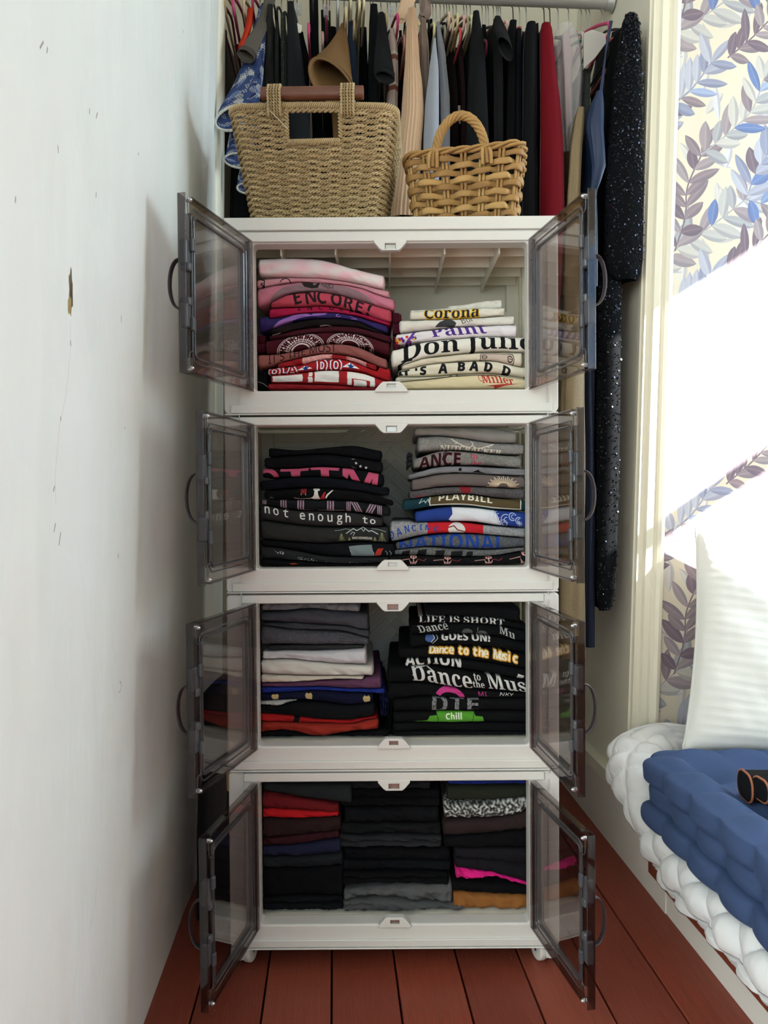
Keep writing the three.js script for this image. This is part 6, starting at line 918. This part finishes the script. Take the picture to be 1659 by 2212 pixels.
// bare ends of hangers: [px, py, colour, label]
const CREAM = 0xd8c8a4, BEIGE = 0xc3a98c, PINK = 0xc03a72, ROSE = 0xc48a86, CORAL = 0xc9494c, BLACK = 0x17171a;
for (const [px, py, color, label, o] of [
  [481, 24, 0x7c2440, 'dark maroon hanger nearest the plaster wall'], [487, 0, CREAM, 'cream hanger next to the plaster wall', { half: 0.215 }], [506, 6, PINK, 'pink velvet hanger behind the blue print blouse', { half: 0.22 }],
  [529, 12, BEIGE, 'beige hanger holding the ribbed red-orange straps'], [548, 8, 0x9a2b4e, 'dark pink hanger beside the taupe cuff', { half: 0.19 }], [634, 26, 0xd3c3ad, 'beige hanger with a white satin tag beside the charcoal jacket', { half: 0.215 }],
  [667, 58, PINK, 'bright pink hanger low over the wooden bar handle', { half: 0.225 }], [697, 76, 0xa98078, 'dusty rose hanger low beside the camel coat', { half: 0.22 }], [705, 18, 0x9b4a5c, 'faded raspberry hanger behind the black ruffled shirt', { half: 0.19 }],
  [730, 4, 0xb9beb9, 'pale grey-green hanger above the camel coat'], [747, 20, 0xd2bd94, 'sand-coloured hanger in the shoulder of the camel coat', { half: 0.212 }], [758, -4, 0xd9cfae, 'ivory hanger over the blue denim shirt', { half: 0.21 }],
  [776, -2, 0xdccfa2, 'yellowish cream hanger, first of the pair past the denim shirt', { half: 0.22 }], [786, -6, 0xd9c9a8, 'cream hanger, second of the pair past the denim shirt', { half: 0.22 }], [765, 46, 0xb49a78, 'tan hanger hanging lower than the pair of cream ones', { half: 0.2 }],
  [815, 28, 0x6b5b4c, 'brown hanger inside the black short-sleeved top', { half: 0.18 }], [835, 30, 0xcbb58c, 'straw-coloured hanger above the pale pink cardigan', { half: 0.2 }], [859, 30, 0xd0407a, 'bright pink hanger beside the pale pink cardigan', { half: 0.215 }], [874, 76, ROSE, 'dusty pink hanger low beside the peach cardigan', { half: 0.21 }],
  [927, 42, BLACK, 'black hanger beside the taupe sweater', { half: 0.17 }], [939, 46, 0xd8d09a, 'pale yellow hanger in front of the grey sweatshirt', { half: 0.222 }], [962, 52, 0x8b8f7c, 'olive grey hanger beside the grey sweatshirt', { half: 0.21 }], [971, 22, 0xcdb096, 'beige hanger, first of the row past the grey sweatshirt', { half: 0.22 }],
  [980, 34, 0xc9b694, 'tan hanger, second of the row past the grey sweatshirt', { half: 0.21 }], [990, 25, 0xd2c596, 'pale straw hanger, third of the row past the grey sweatshirt', { half: 0.215 }], [996, 56, CORAL, 'coral hanger hanging lower in the row', { half: 0.21 }], [1004, 28, 0xd0a094, 'salmon pink hanger beside the lower coral one', { half: 0.22 }],
  [1013, 34, 0xa0937c, 'grey-tan hanger before the wide black blazer', { half: 0.22 }], [1021, 27, 0xd0c597, 'cream hanger touching the wide black blazer', { half: 0.22 }], [1053, 80, 0x8c2f50, 'dark pink hanger low beside the wide black blazer', { half: 0.205 }],
  [1090, 36, 0xcfa79c, 'pale rose hanger, first of two behind the charcoal cuff', { half: 0.2 }], [1098, 36, 0xd0a59b, 'pale rose hanger, second of two behind the charcoal cuff', { half: 0.21 }], [1112, 62, 0xc23a86, 'magenta hanger inside the black dress', { half: 0.215 }], [1129, 48, 0xb04f56, 'coral and grey hanger beside the black velvet jacket', { half: 0.215 }],
  [1268, 55, 0xc8bdb8, 'pale grey hanger poking out of the clear garment bag', { half: 0.2 }], [1291, 66, 0x35a06a, 'green hanger with a paper cover', { half: 0.19 }], [1326, 30, 0xc6456f, 'pink hanger carrying the blue satin straps', { half: 0.2 }], [1350, 62, 0xb05a52, 'coral and grey hanger against the sequinned dress', { half: 0.21 }],
]) hanger(px, py, color, label, { ...(o ?? {}), grp: 'clothes hangers on the rod' });
// hangers hidden inside clothes: what shows is the wire hook over the rod
for (const [px, py, where] of [[568, 14, 'the blue print blouse'], [585, 8, 'the taupe top with a rolled cuff'], [600, 20, 'the dark grey velvet top'], [614, 30, 'the black top with a green sparkle'], [628, 6, 'the charcoal jacket'], [676, 0, 'the black dress with a rounded shoulder'], [712, 24, 'the black ruffled shirt'], [808, 12, 'the black short-sleeved top'], [848, 60, 'the pale pink cardigan with brown bands'], [889, 22, 'the peach ribbed cardigan'], [914, 40, 'the taupe sweater with a hood'], [947, 50, 'the pale grey sweatshirt'], [1029, 28, 'the wide black blazer'], [1036, 56, 'the black top beside the blazer'], [1073, 44, 'the charcoal short-sleeved top'], [1108, 50, 'the black dress near the rose hangers'], [1112, 64, 'the black skirt with a ribbon'], [1147, 54, 'the black velvet jacket'], [1163, 54, 'the narrow black coat'], [1179, 56, 'the red velvet robe'], [1222, 62, 'the clear garment bag'], [1236, 60, 'the pale blouse in the garment bag'], [1325, 72, 'the black velvet gown'], [1363, 38, 'the sequinned dress']])
  hanger(px, py + 8, BLACK, `wire-hooked hanger inside ${where}`, { half: 0.16, fat: 0.0035, grp: 'clothes hangers on the rod', hookColor: /garment bag|velvet jacket/.test(where) ? 0x4a3a28 : undefined });
// small things among the hangers
{
  const m = mesh('orange_strap', rope([[541, 20, 0.06], [538, 50, 0.04], [530, 80, 0.02], [520, 104, 0.0]].map(([x, y, s]) => P(x, y, roomAt(s, 0.4).z)), { R: 0.0035, r: 0.0042, pitch: 0.009, plies: 3 }), cloth(0xc23c26));
  tag(m, 'ribbed red-orange strap top hanging beside the taupe cuff', 'top', G_HANG);
  const t = mesh('satin_tag', extrude([[-0.006, -0.012], [0.007, -0.01], [0.009, 0.006], [-0.002, 0.012], [-0.008, 0.006]], 0.003, 0.0008), satin(0xcfc8b8)); t.position.copy(P(644, 62, roomAt(0.03, 0.4).z)); tag(t, 'small cream satin tag beside the charcoal jacket', 'tag');
  const z = tag(group('zip_pull'), 'dark metal zip pull hanging above the arched handle', 'zip pull'); z.position.copy(P(992, 240, roomAt(0.055, 0.4).z + 0.004));
  mesh('slider', box(0.007, 0.014, 0.004, 0, 0.006, 0, 0.0015), std(0x6a6460, 0.3, { metalness: 0.8 }), z); mesh('puller', box(0.0045, 0.03, 0.002, 0.001, -0.016, 0.002, 0.0009), std(0x57524e, 0.3, { metalness: 0.8 }), z);
  for (const [px, py] of [[645, 20], [704, 24], [845, 22]]) { const c = tag(group('skirt_clip'), ['clear plastic skirt clip beside the charcoal jacket', 'clear plastic skirt clip above the black ruffled shirt', 'clear plastic skirt clip above the pale pink cardigan'][[645, 704, 845].indexOf(px)], 'clip'); c.position.copy(P(px, py, roomAt(0.07, 0.4).z)); const cl = new THREE.MeshPhysicalMaterial({ color: 0xeef1f2, transmission: 0.9, thickness: 0, roughness: 0.1 }); mesh('jaw', box(0.012, 0.026, 0.003, 0, 0, 0.004, 0.0012), cl, c); mesh('jaw', box(0.012, 0.026, 0.003, 0, 0, -0.004, 0.0012), cl, c); mesh('spring', new THREE.TorusGeometry(0.004, 0.0012, 6, 14).rotateY(Math.PI / 2), wire, c); }
}
// black bag standing on the floor between cabinet and wall
{
  const g = tag(group('leather_bag'), 'tall black leather bag standing on the floor between cabinet and plaster wall', 'bag'), lx = PF(428, 1880).x;
  const lth = new THREE.MeshPhysicalMaterial({ color: 0x101012, roughness: 0.42, bumpMap: rep(plasterBump, 5), bumpScale: 0.0012 });
  const w = 0.088; g.position.set(-0.2965 - w / 2 - 0.004, 0, -0.24); void lx;
  const body = surf(28, 22, (u, v) => { const [x, z] = outline(u, w / 2 * (1 - 0.12 * v), 0.085 * (1 - 0.25 * v), 0.02), y = v * (0.47 + 0.06 * (x / w)); return [x + nz(u * 5, v * 4, 2) * 0.002, y, z, u, v]; }, { closeU: true });
  mesh('body', body, lth, g); mesh('base', box(w - 0.006, 0.008, 0.16, 0, 0.005, 0, 0.003), lth, g);
  mesh('top_flap', surf(20, 6, (u, v) => { const [x, z] = outline(u, w / 2 * 0.88 * (1 - v), 0.064 * (1 - v * 0.9), 0.012 * (1 - v) + 0.0005); return [x, 0.47 + 0.06 * (x / w) + 0.012 * Math.sqrt(v), z, u, v]; }, { closeU: true }), lth, g);
  mesh('strap', tube([[0.022, 0.5, 0.03], [0.03, 0.46, 0.075], [0.032, 0.38, 0.084], [0.03, 0.32, 0.087], [0.031, 0.27, 0.0885]], 0.0055, 40, 8).scale(1, 1, 1), std(0xb9975f, 0.5), g);
}
// ---------- the low platform beside the closet: quilt, blue floor cushion, white pillow, two black cases ----------
const puff = (a, b) => Math.sqrt(Math.abs(Math.sin(a) * Math.sin(b)));
{
  const q = tag(group('quilt'), 'white diamond-quilted mattress pad on the low platform, under the blue cushion', 'quilt');
  const white = new THREE.MeshPhysicalMaterial({ color: 0xd9d8d8, roughness: 0.85, bumpMap: rep(clothBump, 14), bumpScale: 0.0006, sheen: 0.2, sheenColor: new THREE.Color(0xffffff), specularIntensity: 0.3, side: THREE.DoubleSide });
  // sections along the depth: [z, left x, bottom y, height, inset of the bottom]
  const S = [[-0.385, 0.60, 0.28, 0.316, 0.01], [-0.365, 0.548, 0.215, 0.318, 0.02], [-0.335, 0.508, 0.19, 0.312, 0.03], [-0.295, 0.503, 0.165, 0.292, 0.035], [-0.25, 0.518, 0.135, 0.262, 0.035], [-0.2, 0.528, 0.1, 0.225, 0.03], [-0.15, 0.53, 0.096, 0.198, 0.02], [-0.08, 0.534, 0.096, 0.19, 0.014], [0.0, 0.54, 0.096, 0.185, 0.012], [0.1, 0.548, 0.096, 0.18, 0.012], [0.2, 0.555, 0.096, 0.178, 0.012], [0.3, 0.562, 0.096, 0.176, 0.012], [0.6, 0.58, 0.096, 0.174, 0.012]];
  const zs = S.map((r) => r[0]);
  const sec = (z) => { let i = 0; while (i < S.length - 2 && zs[i + 1] < z) i++; const k = clamp((z - zs[i]) / (zs[i + 1] - zs[i]), 0, 1), kk = k * k * (3 - 2 * k); return S[i].map((v, j) => lerp(v, S[i + 1][j], j ? kk * 0.5 + k * 0.5 : k)); };
  const NU = 260, NV = 150, arcs = new Map();
  const arc = (u) => { const key = Math.round(u * 400); if (!arcs.has(key)) { const a = [0]; for (let i = 1; i <= 150; i++) { const p = base(u, i / 150), q0 = base(u, (i - 1) / 150); a.push(a[i - 1] + Math.hypot(p[0] - q0[0], p[1] - q0[1])); } arcs.set(key, a); } return arcs.get(key); };
  const base = (u, v) => {
    const z = lerp(-0.385, 0.6, u), [, xl, yb, h, inset] = sec(z), H = h - yb;
    const xs = [xl + inset + 0.05, xl + inset, xl + 0.002, xl - 0.004, xl + 0.008, xl + 0.035, xl + 0.09, xl + 0.17, xl + 0.27, xl + 0.4, xl + 0.56], ysv = [yb + 0.004, yb, yb + H * 0.28, yb + H * 0.6, yb + H * 0.88, h, h + 0.003, lerp(h, 0.188, 0.35), lerp(h, 0.186, 0.85), 0.185, 0.184];
    return [smoothAt(xs, v), smoothAt(ysv, v), z];
  };
  const g = surf(NV, NU, (vv, u) => {
    const p = base(u, vv), e = 0.004, a = base(Math.min(u + e, 1), vv), b = base(u, Math.min(vv + e, 1)), a0 = base(Math.max(u - e, 0), vv), b0 = base(u, Math.max(vv - e, 0));
    const n = V(b[0] - b0[0], b[1] - b0[1], b[2] - b0[2]).cross(V(a[0] - a0[0], a[1] - a0[1], a[2] - a0[2])).normalize(); if (n.x > 0 && n.y < 0.3) n.negate(); if (n.y < -0.3) n.negate();
    const L = at(arc(u), vv), s = p[2], soft = clamp((-0.24 - s) * 12, 0, 1), period = lerp(0.1, 0.078, soft);
    const A = (s + L) / period * Math.PI, B = (s - L) / period * Math.PI;
    const d = lerp(0.015, 0.015, soft) * puff(A, B) + 0.0055 * nz(s * 22, L * 22, 3) + lerp(0.006, 0.003, soft) * nz(s * 9, L * 8, 7) + 0.0016 * nz(s * 70, L * 70, 9);
    return [p[0] + n.x * d, p[1] + n.y * d, p[2] + n.z * d * 0.6, L, s];
  });
  mesh('pad', g, white, q);
  const edge = []; for (let i = 0; i <= 16; i++) { const v = lerp(0.1, 0.62, i / 16), p = base(0.022, v); edge.push(V(p[0] - 0.004, p[1] + 0.006, p[2] + 0.004)); }
  mesh('binding', tube(edge, 0.006, 60, 8), white, q);
}
{
  const c = tag(group('floor_cushion'), 'dark blue tufted velvet floor cushion folded in three layers on the white quilt', 'cushion');
  const bump = rep(clothBump, 10), blue = new THREE.MeshPhysicalMaterial({ color: 0x3c4d70, roughness: 0.85, bumpMap: bump, bumpScale: 0.0008, sheen: 0.5, sheenColor: new THREE.Color(0x7f98c8), sheenRoughness: 0.4, specularIntensity: 0.25, side: THREE.DoubleSide });
  const dirX = wd.x / wd.z;
  const layer = (y0c, th, dx, dz, top) => {
    const a = 0.36, b = 0.335, cx = 0.922 + dx, cz = 0.13 + dz, sd = y0c * 40;
    const g = surf(330, 48, (u, v) => {
      // v: underside centre -> edge -> top centre
      const t = v * 3, k = t < 1 ? t : t < 2 ? 1 : 3 - t, ang = t < 1 ? -1 : t < 2 ? -1 + 2 * (t - 1) : 1;
      const [ox, oz] = outline(u, a, b, 0.06), per = u * 2 * (2 * a + 2 * b), seam = Math.abs(Math.sin(per / 0.105 * Math.PI));
      const bulge = t > 1 && t < 2 ? Math.cos(ang * Math.PI / 2) ** 0.55 * 0.026 * (0.25 + 0.75 * seam ** 0.4) : 0, kk = k < 1 ? k ** 0.8 : 1, out = 1 - 0.012 + bulge / a;
      let x = ox * kk * (k === 1 ? out : 0.988), z = oz * kk * (k === 1 ? out : 0.988), y = y0c + Math.sign(ang) * th / 2 * (t > 1 && t < 2 ? Math.sin(Math.abs(ang) * Math.PI / 2) ** 0.7 * (0.84 + 0.16 * seam ** 0.4) : 0.84 + 0.16 * Math.max(seam ** 0.4, clamp((1 - kk) * 5, 0, 1)));
      const rimH = Math.exp(-(((1 - kk) * 0.34 - 0.028) ** 2) / 0.0004);
      if (t >= 2) { const tuft = Math.max(0, 1 - Math.hypot(((x + 9 + 0.05) % 0.15) - 0.075, ((z + 9) % 0.15) - 0.075) / 0.06); y += (top ? 0.016 : 0.002) * rimH * (0.3 + 0.7 * seam ** 0.4) - (top ? 0.012 : 0) * Math.exp(-(((1 - kk) * 0.34 - 0.066) ** 2) / 0.0001) - (top ? 0.026 : 0) * tuft ** 1.5 - (top ? 0.012 : 0) * clamp((1 - kk) * 4 - 0.5, 0, 1) + 0.006 * nz(x * 16, z * 16, sd) * clamp((1 - kk) * 8, 0, 1); }
      if (t <= 1) y = y0c - th / 2 + 0.004 * (1 - kk);
      x += 0.003 * nz(per * 12, ang * 2, sd); y += 0.0025 * nz(per * 9, sd);
      return [cx + x + dirX * z, y, cz + z, u * 1.4, v * 0.6];
    }, { closeU: true });
    mesh('layer', g, blue, c);
  };
  layer(0.2145, 0.046, -0.006, 0.002, false); layer(0.257, 0.047, 0.008, 0.006, false); layer(0.299, 0.048, 0.0, -0.004, true);
}
{
  const p = tag(group('pillow'), 'large white pleated pillow standing against the leafy wallpaper', 'pillow');
  const pm = new THREE.MeshPhysicalMaterial({ color: 0xe3e2dd, roughness: 0.75, specularIntensity: 0.3, sheen: 0.2, sheenColor: new THREE.Color(0xffffff), bumpMap: rep(clothBump, 16), bumpScale: 0.0005, side: THREE.DoubleSide });
  const a = 0.27, b = 0.252;
  const half = (sgn) => surf(70, 90, (u, v) => {
    const x = (u * 2 - 1), y = (v * 2 - 1), sx = x * a * (1 - 0.05 * (1 - x * x) * 0 - 0.055 * (1 - y * y) * 0), pin = 1 - 0.05 * Math.cos(y * Math.PI / 2) * Math.abs(x) ** 3, pinY = 1 - 0.13 * Math.cos(x * Math.PI / 2) * Math.abs(y) ** 3;
    const th = 0.056 * (1 - x ** 4) ** 0.55 * (1 - y ** 4) ** 0.55;
    const pleat = sgn > 0 ? 0.0022 * Math.abs(Math.sin((y * 12.5 + 0.25 * nz(x * 2, y * 6)) * Math.PI)) ** 0.5 : 0, wrk = 0.007 * nz(x * 2.2, y * 3, 4) * (1 - Math.abs(x) ** 6) + 0.003 * nz(x * 9, y * 5, 7);
    return [sx * pin, y * b * pinY, sgn * (th + (pleat + wrk) * clamp((1 - Math.max(Math.abs(x), Math.abs(y))) * 6, 0, 1)), u * 0.5, v * 0.5];
  }, { flip: sgn < 0 });
  mesh('front_panel', half(1), pm, p); mesh('back_panel', half(-1), pm, p);
  const rim = []; for (let i = 0; i < 64; i++) { const t = i / 64 * 4, k = t % 1 * 2 - 1, s = Math.floor(t), [x, y] = s === 0 ? [k, -1] : s === 1 ? [1, k] : s === 2 ? [-k, 1] : [-1, -k]; const pin = 1 - 0.05 * Math.cos(y * Math.PI / 2) * Math.abs(x) ** 3, pinY = 1 - 0.13 * Math.cos(x * Math.PI / 2) * Math.abs(y) ** 3; rim.push(V(x * a * pin, y * b * pinY, 0)); }
  mesh('piping', tube(rim, 0.003, 200, 6, true), pm, p);
  const q = 0.32; p.rotation.set(-q, 0, -0.18, 'XYZ'); p.position.set(0.945, 0.5, -0.31);
}
{
  const blk = cloth(0x121214), org = std(0x94563c, 0.7);
  [[1640, 1706, 0.06, 'smaller black fabric case with orange piping, behind the other one', 0.019, 0.1], [1606, 1752, 0.02, 'larger black fabric case with orange piping lying on the blue cushion', 0.0245, -0.05]].forEach(([px, py, z, label, r, turn]) => {
    const p = P(px, py, z), g = tag(group('fabric_case'), label, 'case', 'black cases on the blue cushion');
    g.position.set(p.x, Math.max(p.y, 0.338), z); g.rotation.y = turn;
    const prof = roundRect(-r * 1.25, -r, r * 1.25, r, r * 0.85, 6);
    mesh('body', extrude(prof, 0.2, 0.004).rotateY(Math.PI / 2), blk, g);
    mesh('piping', tube(prof.map(([x, y]) => V(0.003, y, -x)), 0.0022, 80, 6, true), org, g);
  });
}
renderer.render(scene, camera);
